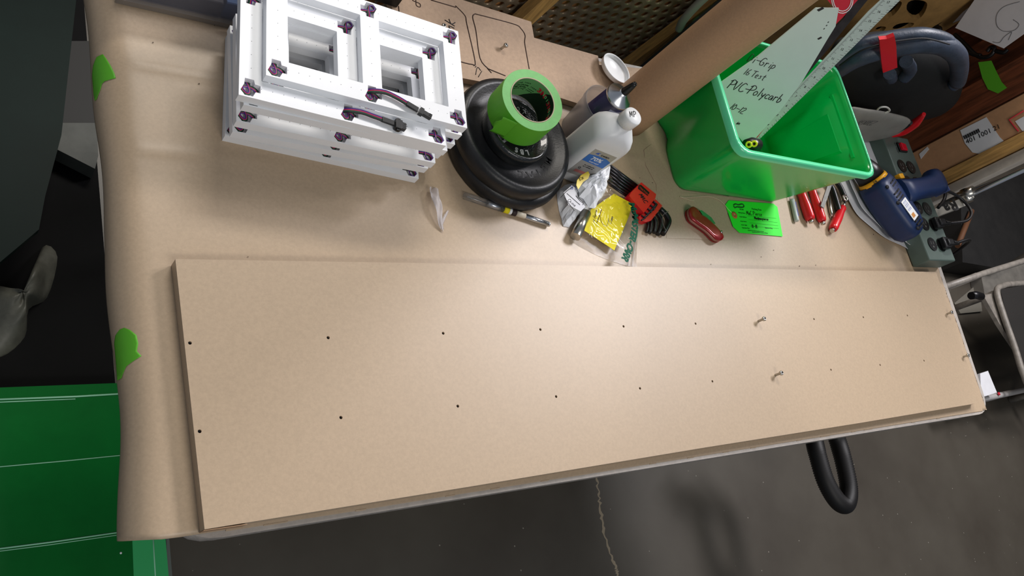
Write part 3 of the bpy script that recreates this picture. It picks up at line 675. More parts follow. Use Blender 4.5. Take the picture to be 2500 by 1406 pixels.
# ================================================================ PAPER ROLL
rc = Vector((.757, .380, ZT + .001))
rl = thing('paper_roll', rc, 'tall upright roll of brown kraft paper behind the green bin', 'paper roll')
b = MB(); H = .78
def spiral(a, z): 
    rr = .0402 + .0010 * a / (2 * math.pi) + .0009 * noise.noise(Vector((math.cos(a), math.sin(a), z * 3)))
    return (rc.x + rr * math.cos(a + 4.6 + .25 * z), rc.y + rr * math.sin(a + 4.6 + .25 * z), rc.z + z + (.004 * noise.noise(Vector((a, 0, 2))) if z < .01 else 0) + .002)
b.sheet(lambda u, v: spiral(u * 2 * math.pi * 2.3, v * H), 110, 24); b.build('rolled_sheet', kraft_dk, rl, solid=.0006)
b = MB(); tq = at(1660, 243, rc.z + .12)
TT = Vector((rc.x + .031, rc.y - .029, rc.z + .135)); b.prism([(0, 0), (.012, .003), (.007, .006), (.014, .009), (0, .016)], -.0004, .0004, M=basis(TT, (.74, .5, -.3), (0, 0, 1))); b.build('torn_flap', kraft_dk, rl)

# ================================================================ GREEN BIN
HB = .170
bx0, bx1, by0, by1 = .790, 1.146, .222, .448      # rim
cx0, cx1, cy0, cy1 = .829, 1.098, .247, .425      # base
bn = thing('green_bin', ((bx0 + bx1) / 2, (by0 + by1) / 2, ZT), 'translucent green plastic bin with angled sides, holding sheets and a ruler', 'bin')
def RB(p, a=-0.036):
    dx_, dy_ = p[0] - bx0, p[1] - by0; return (bx0 + dx_ * math.cos(a) - dy_ * math.sin(a), by0 + dx_ * math.sin(a) + dy_ * math.cos(a), p[2])
def loop(t, off=0, dent=1.0):
    x0 = cx0 + (bx0 - cx0) * t + off; x1 = cx1 + (bx1 - cx1) * t - off; y0 = cy0 + (by0 - cy0) * t + off; y1 = cy1 + (by1 - cy1) * t - off
    r = .022; P = []
    base = rrect(x0, y0, x1, y1, r, 6)
    # densify and dent the left side like a moulded hand grip
    out = []
    n = len(base)
    for i in range(n):
        a = Vector(base[i]); c = Vector(base[(i + 1) % n]); m = max(1, int((c - a).length / .008))
        for k in range(m): out.append(a + (c - a) * (k / m))
    res = []
    zz = ZT + .001 + t * HB
    for p in out:
        x, y = p.x, p.y
        w = math.exp(-((y - (y0 + .105)) / .022) ** 2) * max(0, 1 - t * 1.1) * dent
        if x < x0 + r: x += .016 * w * 1.0
        w2 = 1 / (1 + math.exp(-((y - (y0 + y1) / 2) / .006))) 
        if x < x0 + r * .9: x -= .004 * w2 * (1 - t) * dent
        # raised panel of the right side wall
        if x > x1 - r * .5: x -= .006 * (1 / (1 + math.exp(-((y - (y0 + .05)) / .003)))) * (1 / (1 + math.exp((y - (y1 - .05)) / .003))) * (1 if .12 < t < .88 else 0) * dent
        res.append(RB((x, y, zz)))
    return res
ts = [0, .03, .08, .11, .13, .25, .4, .55, .7, .86, .89, .95, 1.0]
b = MB(); outer = [loop(t) for t in ts]; inner = [loop(t, .0028) for t in ts[::-1]]
inner = [[(x, y, z + (.0025 if i == len(inner) - 1 else 0)) for x, y, z in L_] for i, L_ in enumerate(inner)]
n0 = len(outer[0])
def resample(L_, n):
    if len(L_) == n: return L_
    P = [Vector(p) for p in L_]; m = len(P); d = [0]
    for i in range(m): d.append(d[-1] + (P[(i + 1) % m] - P[i]).length)
    out = []
    j = 0
    for k in range(n):
        s_ = d[-1] * k / n
        while d[j + 1] < s_: j += 1
        t = (s_ - d[j]) / max(1e-9, d[j + 1] - d[j]); out.append(P[j] + (P[(j + 1) % m] - P[j]) * t)
    return out
NN = 160
b.rings([resample(L_, NN) for L_ in outer + inner], caps=True); b.build('bin_wall', bin_g, bn)
b = MB(); rim_o = resample(loop(1.0, -.0036), NN); rim_i = resample(loop(1.0, .003), NN)
rr4 = []
for (ring, dz) in ((rim_o, -.010), (rim_o, .001), (rim_i, .003), (rim_i, -.001), (resample(loop(1.0, -.003), NN), -.001), (resample(loop(1., -.003), NN), -.010)):
    rr4.append([(p[0], p[1], p[2] + dz) for p in ring])
b.rings(rr4 + [rr4[0]], caps=False); b.build('rim', bin_rim, bn)
b = MB(); zz = ZT + .004
b.box(RB(((cx0 + cx1) / 2, (cy0 + cy1) / 2, ZT + .0045)), (cx1 - cx0 - .02, cy1 - cy0 - .02, .002), Matrix.Rotation(-.036, 3, 'Z')); b.build('bin_floor', bin_g, bn)

for (ya, yb, za, zb2, dd) in ((by0 + .055, by1 - .075, .055, .140, .009), (by0 + .045, by1 - .050, .147, .153, .004)):
    def wx(z): return cx1 + (bx1 - cx1) * z / HB - .0026
    b = MB(); q = .018 if dd > .005 else .002
    b.hexa([(wx(za) , ya, ZT + za), (wx(za), yb, ZT + za), (wx(zb2), yb, ZT + zb2), (wx(zb2), ya, ZT + zb2), (wx(za + q) - dd, ya + q, ZT + za + q * .5), (wx(za + q) - dd, yb - q, ZT + za + q * .5), (wx(zb2) - dd, yb - q * .6, ZT + zb2 - q * .2), (wx(zb2) - dd, ya + q * .6, ZT + zb2 - q * .2)]); 
    for v_ in b.bm.verts: v_.co = Vector(RB(v_.co))
    b.build('moulded_ridge', bin_g, bn)
# sheets leaning in the bin: each is a slab with its foot on the bin floor and its face tilted
def slab_px(name, px, P0, nrm, th, m, parent):
    """outline seen in the photograph laid on the real plane through P0 with normal nrm, thickness th"""
    P0 = Vector(P0); nrm = Vector(nrm).normalized(); pts = []
    for u, v in px:
        d = ray(u, v); pts.append(CC + d * ((P0 - CC).dot(nrm) / d.dot(nrm)))
    b = MB(); A = [b.bm.verts.new(p) for p in pts]; B = [b.bm.verts.new(p - nrm * th) for p in pts]
    b.face(A); b.face(B[::-1]); n = len(A)
    for i in range(n): b.face([A[i], B[i], B[(i + 1) % n], A[(i + 1) % n]])
    return b.build(name, m, parent), pts
def on_plane(u, v, P0, nrm):
    nrm = Vector(nrm).normalized(); d = ray(u, v); return CC + d * ((Vector(P0) - CC).dot(nrm) / d.dot(nrm))
PA, NA = (.885, .30, ZT + .02), (-.42, -.80, .34)
fs = thing('acrylic_sheet', (.885, .30, ZT + .012), 'tall frosted white acrylic sheet with handwriting, leaning in the green bin', 'sheet')
slab_px('sheet', [(1832, 352), (1818, 352), (1800, 330), (1779, 280), (1757, 204), (1849, 139), (1992, 20), (2048, 20), (2040, 64), (2020, 96), (1958, 200), (1905, 270)], PA, NA, .003, frost_sheet, fs)
def wr(s_, u0, v0, u1, v1, uu, vu, h, w, par, P0=PA, N=NA, m=ink, slant=.2, adv=.72):
    o = on_plane(u0, v0, P0, N) + Vector(N).normalized() * .0004
    write('handwriting', s_, basis(o, on_plane(u1, v1, P0, N) - on_plane(u0, v0, P0, N), on_plane(uu, vu, P0, N) - on_plane(u0, v0, P0, N)), h, w, m, par, slant, adv)
def hgt(u0, v0, u1, v1, P0=PA, N=NA): return (on_plane(u1, v1, P0, N) - on_plane(u0, v0, P0, N)).length
k26 = hgt(1800, 200, 1810, 172)
wr('Di-Grip', 1820, 148, 1895, 172, 1846, 124, k26 * .72, .0011, fs)
wr('16 Test', 1812, 180, 1870, 198, 1822, 160, k26 * .6, .001, fs)
wr('PVC-Polycarb', 1773, 214, 1876, 243, 1783, 190, k26 * .82, .0013, fs, adv=.64)
wr('10-12', 1778, 264, 1812, 278, 1788, 246, k26 * .62, .0011, fs)
wr('im', 1795, 302, 1812, 308, 1800, 290, k26 * .4, .001, fs)
b = MB()
for (u, v, w, h) in ((2003, 22, 9, 6), (2001, 93, 6, 4), (2018, 62, 2, 2), (2012, 70, 2, 2), (2022, 54, 2, 2)):
    P = [on_plane(u + a * w, v + c * h, PA, NA) + Vector(NA).normalized() * .0005 for a, c in ((-1, .3), (.6, -1), (1, -.2), (-.5, 1))]
    b.quad(*P)
b.build('tape_mark', smoke_sheet, fs)
PR, NR = (.895, .315, ZT + .02), (-.50, -.77, .36)
rs = thing('red_backing_card', (.94, .40, ZT + .012), 'red printed card with white circle line showing behind the frosted sheet', 'card')
slab_px('card', [(1840, 340), (1900, 250), (2015, 60), (2045, 30), (2020, 0), (2040, -60), (2150, -60), (2085, 10), (2060, 40), (2030, 70), (2018, 90), (1960, 190), (1850, 335)], (.890, .312, ZT + .02), NA, .0012, redm, rs)
P_, N_ = (.890, .312, ZT + .0205), NA
b = MB()
for rad in (26, 22): b.tube([on_plane(2056 + rad * math.cos(a), -2 + rad * 1.3 * math.sin(a), P_, N_) + Vector(N_).normalized() * .0006 for a in [k * .3 for k in range(22)]], .0008, 5)
b.build('circle_print', white_cap, rs)
ss = thing('smoked_sheet', (.90, .325, ZT + .012), 'dark smoked acrylic sheet leaning between the frosted sheet and the ruler', 'sheet')
PS = (.900, .324, ZT + .02)
slab_px('sheet', [(1833, 350), (1900, 262), (2000, 105), (2060, 45), (2092, -10), (2130, -60), (2170, -60), (2110, 10), (2030, 110), (1980, 170), (1900, 275)], PS, NA, .003, smoke_sheet, ss)
ru = thing('steel_ruler', (.93, .31, ZT + .012), 'long pale metal ruler leaning diagonally in the green bin', 'ruler')
PU, NU_ = (.912, .325, ZT + .03), (-.30, -.80, .50)
slab_px('blade', [(1834, 344), (1852, 342), (2040, 158), (2240, -42), (2195, -42), (2120, 28), (1990, 168), (1850, 316)], PU, NU_, .0012, ruler_m, ru)
b = MB(); nn = Vector(NU_).normalized()
def lerp2(a, c, t): return (a[0] + (c[0] - a[0]) * t, a[1] + (c[1] - a[1]) * t)
E0, E1 = (1850, 318), (2193, -40); G0, G1 = (1856, 338), (2238, -40)
for k in range(150):
    t = k / 150.0; l = .30 if k % 8 == 0 else (.2 if k % 4 == 0 else .12)
    a = lerp2(E0, E1, t); c = lerp2(G0, G1, t)
    p = on_plane(*a, PU, NU_) + nn * .0002; q = on_plane(*c, PU, NU_) + nn * .0002
    b.tube([p, p + (q - p) * l], .00025, 4); 
    if k % 2 == 0: b.tube([q, q + (p - q) * l], .00025, 4)
b.build('tick_marks', ink, ru)
Ms = on_plane(*G0, PU, NU_); dr = (on_plane(*G1, PU, NU_) - Ms)
for k in range(1, 15):
    t = k / 16.0; a = lerp2(E0, E1, t); c = lerp2(G0, G1, t); p = on_plane(*lerp2(a, c, .45), PU, NU_) + nn * .0004
    text('ruler_number', str(k + 3), basis(p, (on_plane(*a, PU, NU_) - on_plane(*c, PU, NU_)) * -1, dr), .0058, ink, ru, .0001, centre=True)
sc_ = thing('scissors', (.838, .262, ZT + HB - .03), 'black scissors handle with yellow finger rings in the front corner of the green bin', 'scissors')
b = MB(); p0 = at(1838, 356, ZT + HB - .012)
b.tube([at(1818, 350, ZT + HB - .014), at(1834, 352, ZT + HB - .012), at(1850, 354, ZT + HB - .012)], [.006, .011, .010], 16); b.tube([p0 + Vector((0.005, .006, -.004)), p0 + Vector((.03, .05, -.12))], .006, 10); hd = b.build('handle', black_pl, sc_)
for (u, v) in ((1841, 351), (1828, 353)):
    b = MB(); p = at(u, v, ZT + HB - .004); Mn = (CC - p).to_track_quat('Z', 'Y').to_matrix(); b.lathe([(.0022, -.004), (.0052, -.004), (.0054, .002), (.0040, .004), (.0024, .002)], p, Mn, 20, closed_prof=True); b.build('finger_ring', mat('yellow_green', (214, 226, 30), .4), sc_)

# green twist handle peeking behind the roll
gh = aty(1710, 48, .60); b = MB(); b.tube(clean([gh + Vector((.012 * math.cos(a), -.003, .02 * math.sin(a))) for a in [k * .52 for k in range(13)]], 3), .0035, 10)
o = b.build('green_ring', mat('bright_green_plastic', (0, 200, 96), .3), None, loc=gh); tag(o, 'bright green plastic ring showing above the left side of the paper roll', 'ring')

# ================================================================ TAG, STRING, KNIFE
def slab(name, px, z, th, m, parent=None, loc=None, holes=()):
    b = MB(); P = [at(u, v, z) for u, v in px]; b.prism([(p.x, p.y) for p in P], z - th, z, [[(at(u, v, z).x, at(u, v, z).y) for u, v in h] for h in holes]); return b.build(name, m, parent, loc=loc)
tz = ZT + .0022
tg = thing('parking_tag', at(1840, 530, ZT + .001), 'bright green paper tag with handwriting, tied by a string in front of the bin', 'tag')
slab('card', [(1779, 489), (1888, 497), (1898, 505), (1911, 577), (1806, 568), (1790, 553), (1771, 500)], tz, .0006, tag_g, tg)
b = MB(); p = at(1793, 525, tz + .0003); b.lathe([(.0016, 0), (.0068, 0), (.0068, .0004), (.0016, .0004)], p, None, 24, closed_prof=True); b.build('eyelet', mat('orange_patch', (190, 110, 60), .7), tg)
tx = tdir(1800, 520, 1880, 528, tz); tu = tdir(1840, 560, 1832, 500, tz)
def tagtext(s_, u, v, size, m=ink, hand=False, w=.0008):
    M = basis(at(u, v, tz + .0003), tx, tu)
    if hand: write('handwriting', s_, M, size, w, m, tg)
    else: text('print', s_, M, size, m, tg, .0001)
dkg = mat('dark_green_print', (10, 90, 24), .6)
tagtext('Parking Pass', 1836, 512, .0055, dkg); tagtext('MaC Pierce', 1823, 524, .0085, hand=True); tagtext('Mac@macpierce', 1842, 535, .006, hand=True, w=.0010)
for u, v, s_ in ((1803, 520, 'Parking Name:'), (1806, 530, 'Email Address:'), (1808, 541, 'Artist Name:'), (1810, 550, 'Artist Table:'), (1812, 557, 'Expiration Date')): tagtext(s_, u, v, .0032, dkg)
tagtext('10-18', 1835, 556, .0075, hand=True); tagtext('Signature of Day', 1868, 557, .0032, dkg)
for u, v in ((1826, 563), (1836, 567)): tagtext('accepted by Parkside of garage at all times', u, v, .0026, dkg)
b = MB()
for (u0, v0, u1, v1) in ((1825, 527, 1895, 533), (1828, 536, 1898, 543), (1830, 544, 1900, 551), (1832, 552, 1902, 558)): b.tube([at(u0, v0, tz + .0002), at(u1, v1, tz + .0002)], .00018, 4)
b.build('ruled_line', dkg, tg)
b = MB()
for q in ([(1791, 501), (1796, 498), (1803, 500), (1812, 498), (1816, 502), (1814, 506), (1800, 505), (1794, 507)],): b.tube(clean([at(u, v, tz + .0004) for u, v in q], 3, True), .0011, 6)
b.build('logo', dkg, tg); tagtext('MOUSE', 1802, 507, .0032, dkg); tagtext('SECURE', 1806, 512, .0032, dkg)
b = MB(); b.tube(clean([at(u, v, ZT + .0022) for u, v in ((1793, 525), (1780, 513), (1766, 497), (1752, 486), (1728, 479), (1700, 480), (1672, 482), (1660, 480), (1680, 487), (1695, 491))], 6), .0005, 6); b.build('string', string_m, tg)

kn = thing('pocket_knife', at(1726, 548, ZT), 'red pocket knife with a folded silver blade lying by the green tag', 'knife')
kz = ZT + .001
ko = [at(u, v, kz + .013) for u, v in ((1683, 512), (1690, 503), (1699, 506), (1708, 520), (1722, 528), (1745, 548), (1762, 566), (1769, 578), (1763, 586), (1750, 584), (1728, 563), (1704, 546), (1688, 532))]
def klay(z0, z1, sc=1.0):
    c = sum(ko, Vector()) / len(ko); return [(c.x + (p.x - c.x) * sc, c.y + (p.y - c.y) * sc) for p in ko]
b = MB(); cs = clean([Vector((p[0], p[1], 0)) for p in klay(0, 0)], 4, True); c0 = sum(cs, Vector()) / len(cs)
def kring(z, s_): return [(c0.x + (p.x - c0.x) * s_, c0.y + (p.y - c0.y) * s_, z) for p in cs]
b.rings([kring(kz + .010, 1.0), kring(kz + .0125, .98), kring(kz + .0138, .90), kring(kz + .0142, .7)]); b.build('scale', red_dk, kn)
b = MB(); b.rings([kring(kz, .88), kring(kz + .0015, .98), kring(kz + .0035, 1.0)]); b.build('scale', red_dk, kn)
b = MB(); b.rings([kring(kz + .0035, .97), kring(kz + .010, .97)]); b.build('liner', mat('knife_liner', (180, 130, 118), .35, .7), kn)
b = MB(); P = [at(u, v, kz + .0095) for u, v in ((1709, 513), (1714, 512), (1738, 530), (1748, 545), (1742, 546), (1722, 532))]; b.prism([(p.x, p.y) for p in P], kz + .006, kz + .0085); b.build('blade', steel, kn)
b = MB(); p = at(1762, 566, kz + .0145); b.lathe([(.0, -.001), (.0026, -.001), (.0026, .0004), (0, .0006)], p, None, 20); b.build('pivot', steel, kn)

# ================================================================ PEN BLADE, PLASTIC SCRAP
pa, pb = at(1134, 478, ZT + .005), at(1341, 548, ZT + .005); pd = pb - pa; PL = pd.length; pu = pd.normalized()
pn = thing('craft_pen', (pa + pb) / 2 - Vector((0, 0, .005)), 'clear capped silver hobby pen with a yellow ring, lying in front of the weight plates', 'pen')
def seg(t0, t1, r, m, name, r1=None):
    b = MB(); b.tube([pa + pd * t0, pa + pd * ((t0 + t1) / 2), pa + pd * t1], [r, (r + (r1 or r)) / 2, r1 or r], 20); b.build(name, m, pn)
seg(0, .40, .0052, clear_pl, 'clear_cap'); seg(.26, .40, .0042, alu, 'sleeve'); seg(.40, .445, .0050, clear_pl, 'collar'); seg(.445, .505, .0049, yellow_p, 'yellow_band'); seg(.505, .535, .0048, white_cap, 'white_band'); seg(.535, .59, .0049, mat('dark_brown_band', (44, 30, 30), .6), 'dark_band')
seg(.59, .70, .0042, mat('cream_barrel', (206, 196, 176), .4), 'grip'); seg(.70, .985, .0040, alu, 'barrel'); seg(.985, 1.0, .0036, alu, 'end_cap'); 
b = MB(); b.tube([pa + pd * .03, pa + pd * .27], .0008, 6); b.build('needle', steel, pn)
text('print', 'XURON', basis(pa + pd * .88 + Vector((-.0004, -.0012, .0041)), pu, Vector((-pu.y, pu.x, 0))), .0055, ink, pn, .0001, centre=True)
sp = thing('plastic_scrap', at(1072, 510, ZT), 'twisted scrap of clear plastic film on the paper between frames and plates', 'plastic scrap')
b = MB(); pts = [at(u, v, ZT + h) for u, v, h in ((1052, 462, .002), (1060, 470, .008), (1067, 490, .012), (1071, 515, .009), (1075, 545, .005), (1080, 563, .001))]
C_ = clean(pts, 6)
def scf(u, v):
    i = min(int(u * (len(C_) - 1)), len(C_) - 1); p = C_[i]; w = .009 * (1 - .75 * u) * (.4 + .6 * math.sin(min(1, u * 4) * 1.57)); t = v * 2 - 1
    return p + Vector((w * t, .002 * math.sin(v * 9), .004 * math.sin(v * 7 + u * 12) * (1 - u) + .001))
b.sheet(scf, 26, 10); b.build('film', scrap_m, sp, solid=.0002)
b = MB(); C2 = clean([at(u, v, ZT + h) for u, v, h in ((1079, 550, .002), (1083, 535, .004), (1094, 514, .002))], 5); b.tube(C2, [.0006 + .0015 * math.sin(i / len(C2) * 3.14) for i in range(len(C2))], 6); b.build('film_tail', scrap_m, sp)

# ================================================================ ZIP BAG, YELLOW NOTE, CRUMPLED BAGS
def bump_z(x, y, s_=60, a=.004, seed=0): return a * (noise.noise(Vector((x * s_, y * s_, seed))) + .5 * abs(noise.noise(Vector((x * s_ * 2.3, y * s_ * 2.3, seed + 5)))))
zb = thing('zip_bag', at(1490, 570, ZT), 'clear zip bag with green lettering and a yellow note inside', 'plastic bag')
Zc = [(1420, 500), (1560, 470), (1553, 655), (1392, 588)]     # corners: upper left, upper right, lower right, lower left
def bil(C_, u, v):
    a = Vector(C_[0]).lerp(Vector(C_[1]), u); c = Vector(C_[3]).lerp(Vector(C_[2]), u); return a.lerp(c, v)
def zf(h0, amp, seed):
    def fn(u, v):
        q = bil(Zc, u, v); q.y += 9 * math.sin(u * 3.1) * v + 0; e = min(u, 1 - u, v, 1 - v) * 6; e = min(1, e)
        p = at(q.x, q.y, ZT); return Vector((p.x, p.y, ZT + .0012 + (h0 + abs(bump_z(p.x, p.y, 55, amp, seed))) * e))
    return fn
b = MB(); b.sheet(zf(.0115, .006, 3), 60, 60); b.build('film', clear_m, zb, solid=.00015)
b = MB(); b.sheet(zf(.001, .001, 9), 16, 16); b.build('back_film', clear_m, zb)
b = MB(); b.tube(clean([at(u, v, ZT + .003) for u, v in ((1557, 500), (1556, 560), (1549, 610), (1543, 653))], 5), .0006, 5); b.tube(clean([at(u, v, ZT + .003) for u, v in ((1551, 520), (1548, 570), (1541, 612), (1533, 648))], 5), .0006, 5); b.build('zip_seal', mat('seal_white', (214, 206, 204), .3), zb)
zt_ = ZT + .0240
tpth = clean([at(u, v, zt_) for u, v in ((1541, 496), (1549, 520), (1549, 556), (1541, 592), (1524, 634))], 8)
ds = [0]
for a, c in zip(tpth, tpth[1:]): ds.append(ds[-1] + (c - a).length)
word = 'McMASTER-CARR'; tot = ds[-1]
for i, ch in enumerate(word):
    s_ = tot * (i + .5) / len(word); j = max(k for k in range(len(ds)) if ds[k] <= s_); j = min(j, len(tpth) - 2); p = tpth[j].lerp(tpth[j + 1], (s_ - ds[j]) / (ds[j + 1] - ds[j])); t = (tpth[j + 1] - tpth[j])
    text('green_letter', ch, basis(p, t, Vector((-t.y, t.x, 0))), .0165, teal_ink, zb, .0001, centre=True, bold=.0008, shear=.2)
nt_ = thing('yellow_note', at(1490, 545, ZT + .004), 'bright yellow paper note with pencil writing, inside the clear zip bag', 'note')
NZ = ZT + .0110
slab('sheet', [(1499, 473), (1544, 497), (1536, 527), (1500, 611), (1427, 563), (1443, 511)], NZ, .0004, yellow_p, nt_)
wr_ = lambda s_, u, v, u1, v1, uu, vu, h, w: write('handwriting', s_, basis(at(u, v, NZ + .0003), tdir(u, v, u1, v1, NZ), tdir(u, v, uu, vu, NZ)), h, w, brown_ink, nt_)
wr_('Inc Duncan', 1450, 547, 1459, 512, 1444, 545, .0055, .0005); wr_('Comm', 1492, 548, 1501, 523, 1486, 546, .007, .0005)
b = MB(); b.tube([at(1457, 544, NZ + .0003), at(1469, 511, NZ + .0003)], .0005, 5); b.tube(clean([at(u, v, NZ + .0003) for u, v in ((1464, 520), (1468, 541), (1478, 552), (1483, 549), (1486, 532))], 4), .0003, 5); b.build('pencil_line', brown_ink, nt_)
cy = thing('steel_slug', at(1408, 560, ZT), 'grey metal cylinder lying inside the left edge of the zip bag', 'cylinder')
b = MB(); b.tube([at(1431, 520, ZT + .0095), at(1405, 578, ZT + .0095)], .008, 24); b.build('bar', steel, cy)
# crumpled labelled bag on the left
def blob(name, px, zs, m, par, seed, amp=.006, base=.001, rn=7, step=.006):
    """crumpled sheet: outline in px, domed and broken into sharp facets"""
    O = [at(u, v, ZT) for u, v in px]; P = []
    for a, c in zip(O, O[1:] + O[:1]):
        k = max(1, int((c - a).length / step)); P += [a.lerp(c, i / k) for i in range(k)]
    c = sum(P, Vector()) / len(P); rg_ = random.Random(seed); b = MB(); R_ = []
    for k in range(rn + 1):
        t = k / rn; ring = []
        for p in P:
            q = p.lerp(c, t * .97); h = zs * (1 - (1 - t) ** 2.0)
            e = 1 if t > 0 else .25
            q = Vector((q.x + rg_.uniform(-1, 1) * .0022 * e * (1 - t * .7), q.y + rg_.uniform(-1, 1) * .0022 * e * (1 - t * .7), ZT + base + h + max(0, (abs(noise.noise(Vector((q.x * 70, q.y * 70, seed)))) * 2.2 - .3) * amp * min(1, t * 3)) + rg_.uniform(0, .25) * amp * min(1, t * 3)))
            ring.append(q)
        R_.append(ring)
    b.rings(R_, smooth=False); return b.build(name, m, par)
lbg = thing('labelled_pouch', at(1395, 500, ZT), 'crumpled white pouch with a printed customs label at the foot of the weight plates', 'pouch')
blob('pouch', [(1388, 556), (1374, 553), (1362, 505), (1358, 470), (1378, 452), (1410, 446), (1440, 470), (1448, 505), (1424, 520), (1405, 532), (1396, 545)], .019, paper_crumple, lbg, 11, .006)
def skew_text(par, s_, u, v, u1, v1, uu, vu, z, size, m, hand=True, w=.0005):
    M = basis(at(u, v, z), tdir(u, v, u1, v1, z), tdir(u, v, uu, vu, z))
    if hand: write('handwriting', s_, M, size, w, m, par)
    else: text('print', s_, M, size, m, par, .0001)
lz = ZT + .0275
slab('customs_label', [(1376, 470), (1396, 452), (1424, 474), (1436, 498), (1418, 516), (1388, 500)], lz, .0004, paper_w, lbg)
skew_text(lbg, 'China', 1385, 489, 1404, 505, 1390, 478, lz + .0003, .006, ink)
skew_text(lbg, '26952', 1392, 462, 1408, 462, 1394, 452, lz + .0003, .006, blue_ink)
b = MB()
for P in ([(1369, 482), (1384, 466), (1400, 456)], [(1378, 482), (1402, 514)], [(1384, 472), (1416, 500)], [(1410, 470), (1414, 484), (1426, 494)], [(1406, 478), (1416, 490), (1424, 496), (1423, 500)]): b.tube(clean([at(u, v, lz + .0003) for u, v in P], 3), .0004, 5)
b.build('printed_line', ink, lbg)
wbg = thing('crumpled_bag', at(1455, 470, ZT + .02), 'crumpled white paper in clear film resting against the bottle, with a yellow sticker', 'crumpled bag')
TW = [(1452, 408), (1462, 399), (1487, 405), (1484, 432), (1478, 452), (1470, 478), (1455, 505), (1440, 508), (1416, 478), (1407, 450), (1418, 438), (1440, 428)]
TWz = [at(u, v, ZT + .030) for u, v in TW]
def tower(name, par, seed, z0, z1, rn=6):
    P = []
    for a, c in zip(TWz, TWz[1:] + TWz[:1]):
        k = max(1, int((c - a).length / .006)); P += [a.lerp(c, i / k) for i in range(k)]
    c = sum(P, Vector()) / len(P); rg_ = random.Random(seed); b = MB(); R_ = []
    lo = []
    for k in range(4):
        lo.append([Vector((p.lerp(c, .35 - .1 * k).x, p.lerp(c, .35 - .1 * k).y, ZT + z0 + (.030 - z0) * k / 3.5)) for p in P])
    for k in range(rn + 1):
        t = k / rn; ring = []
        for p in P:
            q = p.lerp(c, t * .96); h = (z1 - .030) * math.sin(t * 1.5) ** .8
            ring.append(Vector((q.x + rg_.uniform(-1, 1) * .0024 * (1 - t * .7), q.y + rg_.uniform(-1, 1) * .0024 * (1 - t * .7), ZT + .030 + h + (abs(noise.noise(Vector((q.x * 60, q.y * 60, seed)))) * .014 + rg_.uniform(0, .0016)) * min(1, t * 3))))
        R_.append(ring)
    b.rings(lo + R_, smooth=False); return b.build(name, paper_crumple, par)
tower('crumpled_paper', wbg, 4, .024, .044)
sk = [(1407, 452), (1409, 440), (1418, 428), (1436, 418), (1440, 426), (1436, 436), (1424, 444), (1412, 462)]
slab('yellow_sticker', sk, ZT + .056, .0006, mat('yellow_sticker', (214, 188, 20), .4), wbg)
skew_text(wbg, 'B5x', 1416, 442, 1432, 432, 1412, 432, ZT + .0565, .007, brown_ink)
b = MB()
def cf(u, v):
    q = bil([(1440, 500), (1486, 425), (1502, 480), (1450, 512)], u, v); p = at(q.x, q.y, ZT + .022); return p + Vector((0, 0, .014 * math.sin(u * 3.1) + bump_z(p.x, p.y, 70, .008, 2)))
b.sheet(cf, 24, 16); b.build('clear_film', clear_m, wbg, solid=.0002)

# ================================================================ HEX KEY SET
hx = thing('hex_key_set', at(1570, 500, ZT), 'set of long black hex keys in a red plastic holder', 'hex key set')
hz = ZT + .007
# holder: two red plates
h1 = [(1562, 444), (1602, 476), (1567, 530), (1539, 506), (1541, 470)]; h2 = [(1597, 487), (1617, 503), (1590, 537), (1575, 541), (1560, 535), (1566, 526)]
slab('holder', [(1566, 445), (1602, 474), (1600, 484), (1572, 520), (1536, 478), (1540, 470)], hz + .010, .014, red_pl, hx)
slab('holder_lower', [(1600, 486), (1617, 502), (1590, 538), (1577, 542), (1562, 537), (1560, 528), (1572, 520)], hz + .006, .010, red_pl, hx)
slab('brand_plate', [(1560, 452), (1565, 451), (1586, 470), (1582, 478), (1558, 460)], hz + .0108, .0006, black_pl, hx)
text('print', 'TEKTON', basis(at(1560, 458, hz + .0112), tdir(1560, 458, 1582, 477, hz), tdir(1560, 458, 1565, 450, hz)), .0052, red_pl, hx, .0001)
write('marker_initials', 'MAC', basis(at(1560, 475, hz + .0104), tdir(1560, 475, 1578, 502, hz), tdir(1560, 475, 1574, 468, hz)), .009, .0013, ink, hx)
KE = [((1487, 403), (1558, 456), .0030), ((1487, 410), (1555, 461), .0028), ((1487, 418), (1551, 466), .0026), ((1487, 427), (1548, 472), .0024), ((1486, 436), (1545, 477), .0022), ((1485, 444), (1542, 482), .0019), ((1490, 452), (1540, 486), .0017)]
for k, (a, c, r_) in enumerate(KE):
    z = ZT + .006 + (.002 if k % 2 else 0); A = at(*a, z); B_ = at(*c, z)
    D = (B_ - A).normalized(); E_ = B_ + D * (.045 - .002 * k); per = Vector((D.y, -D.x, 0)) * -1
    b = MB(); b.tube([A, B_], r_, 6); b.build('hex_key', dark_steel, hx)
for k in range(5):
    u0, v0 = 1594 - k * 7, 492 + k * 8.5; b = MB(); z = hz + .0075; b.tube([at(u0, v0, z), at(u0 + 9, v0 + 7 - k * .2, z), at(u0 - 2 + 2, v0 + 20 - k * 2, z)], .0022 - .0002 * k, 6); b.build('short_key', dark_steel, hx)
for k, (P, r_) in enumerate((([(1612, 510), (1626, 524), (1633, 540), (1626, 558), (1618, 571)], .0046), ([(1604, 520), (1614, 536), (1612, 556), (1606, 572)], .0038), ([(1596, 530), (1601, 545), (1597, 568)], .0034), ([(1588, 535), (1590, 548), (1586, 569)], .0030), ([(1580, 540), (1582, 552), (1578, 567)], .0024))):
    b = MB(); b.tube(clean([at(u, v, ZT + .0055) for u, v in P], 5), r_, 8); b.build('key_elbow', black_pl, hx)
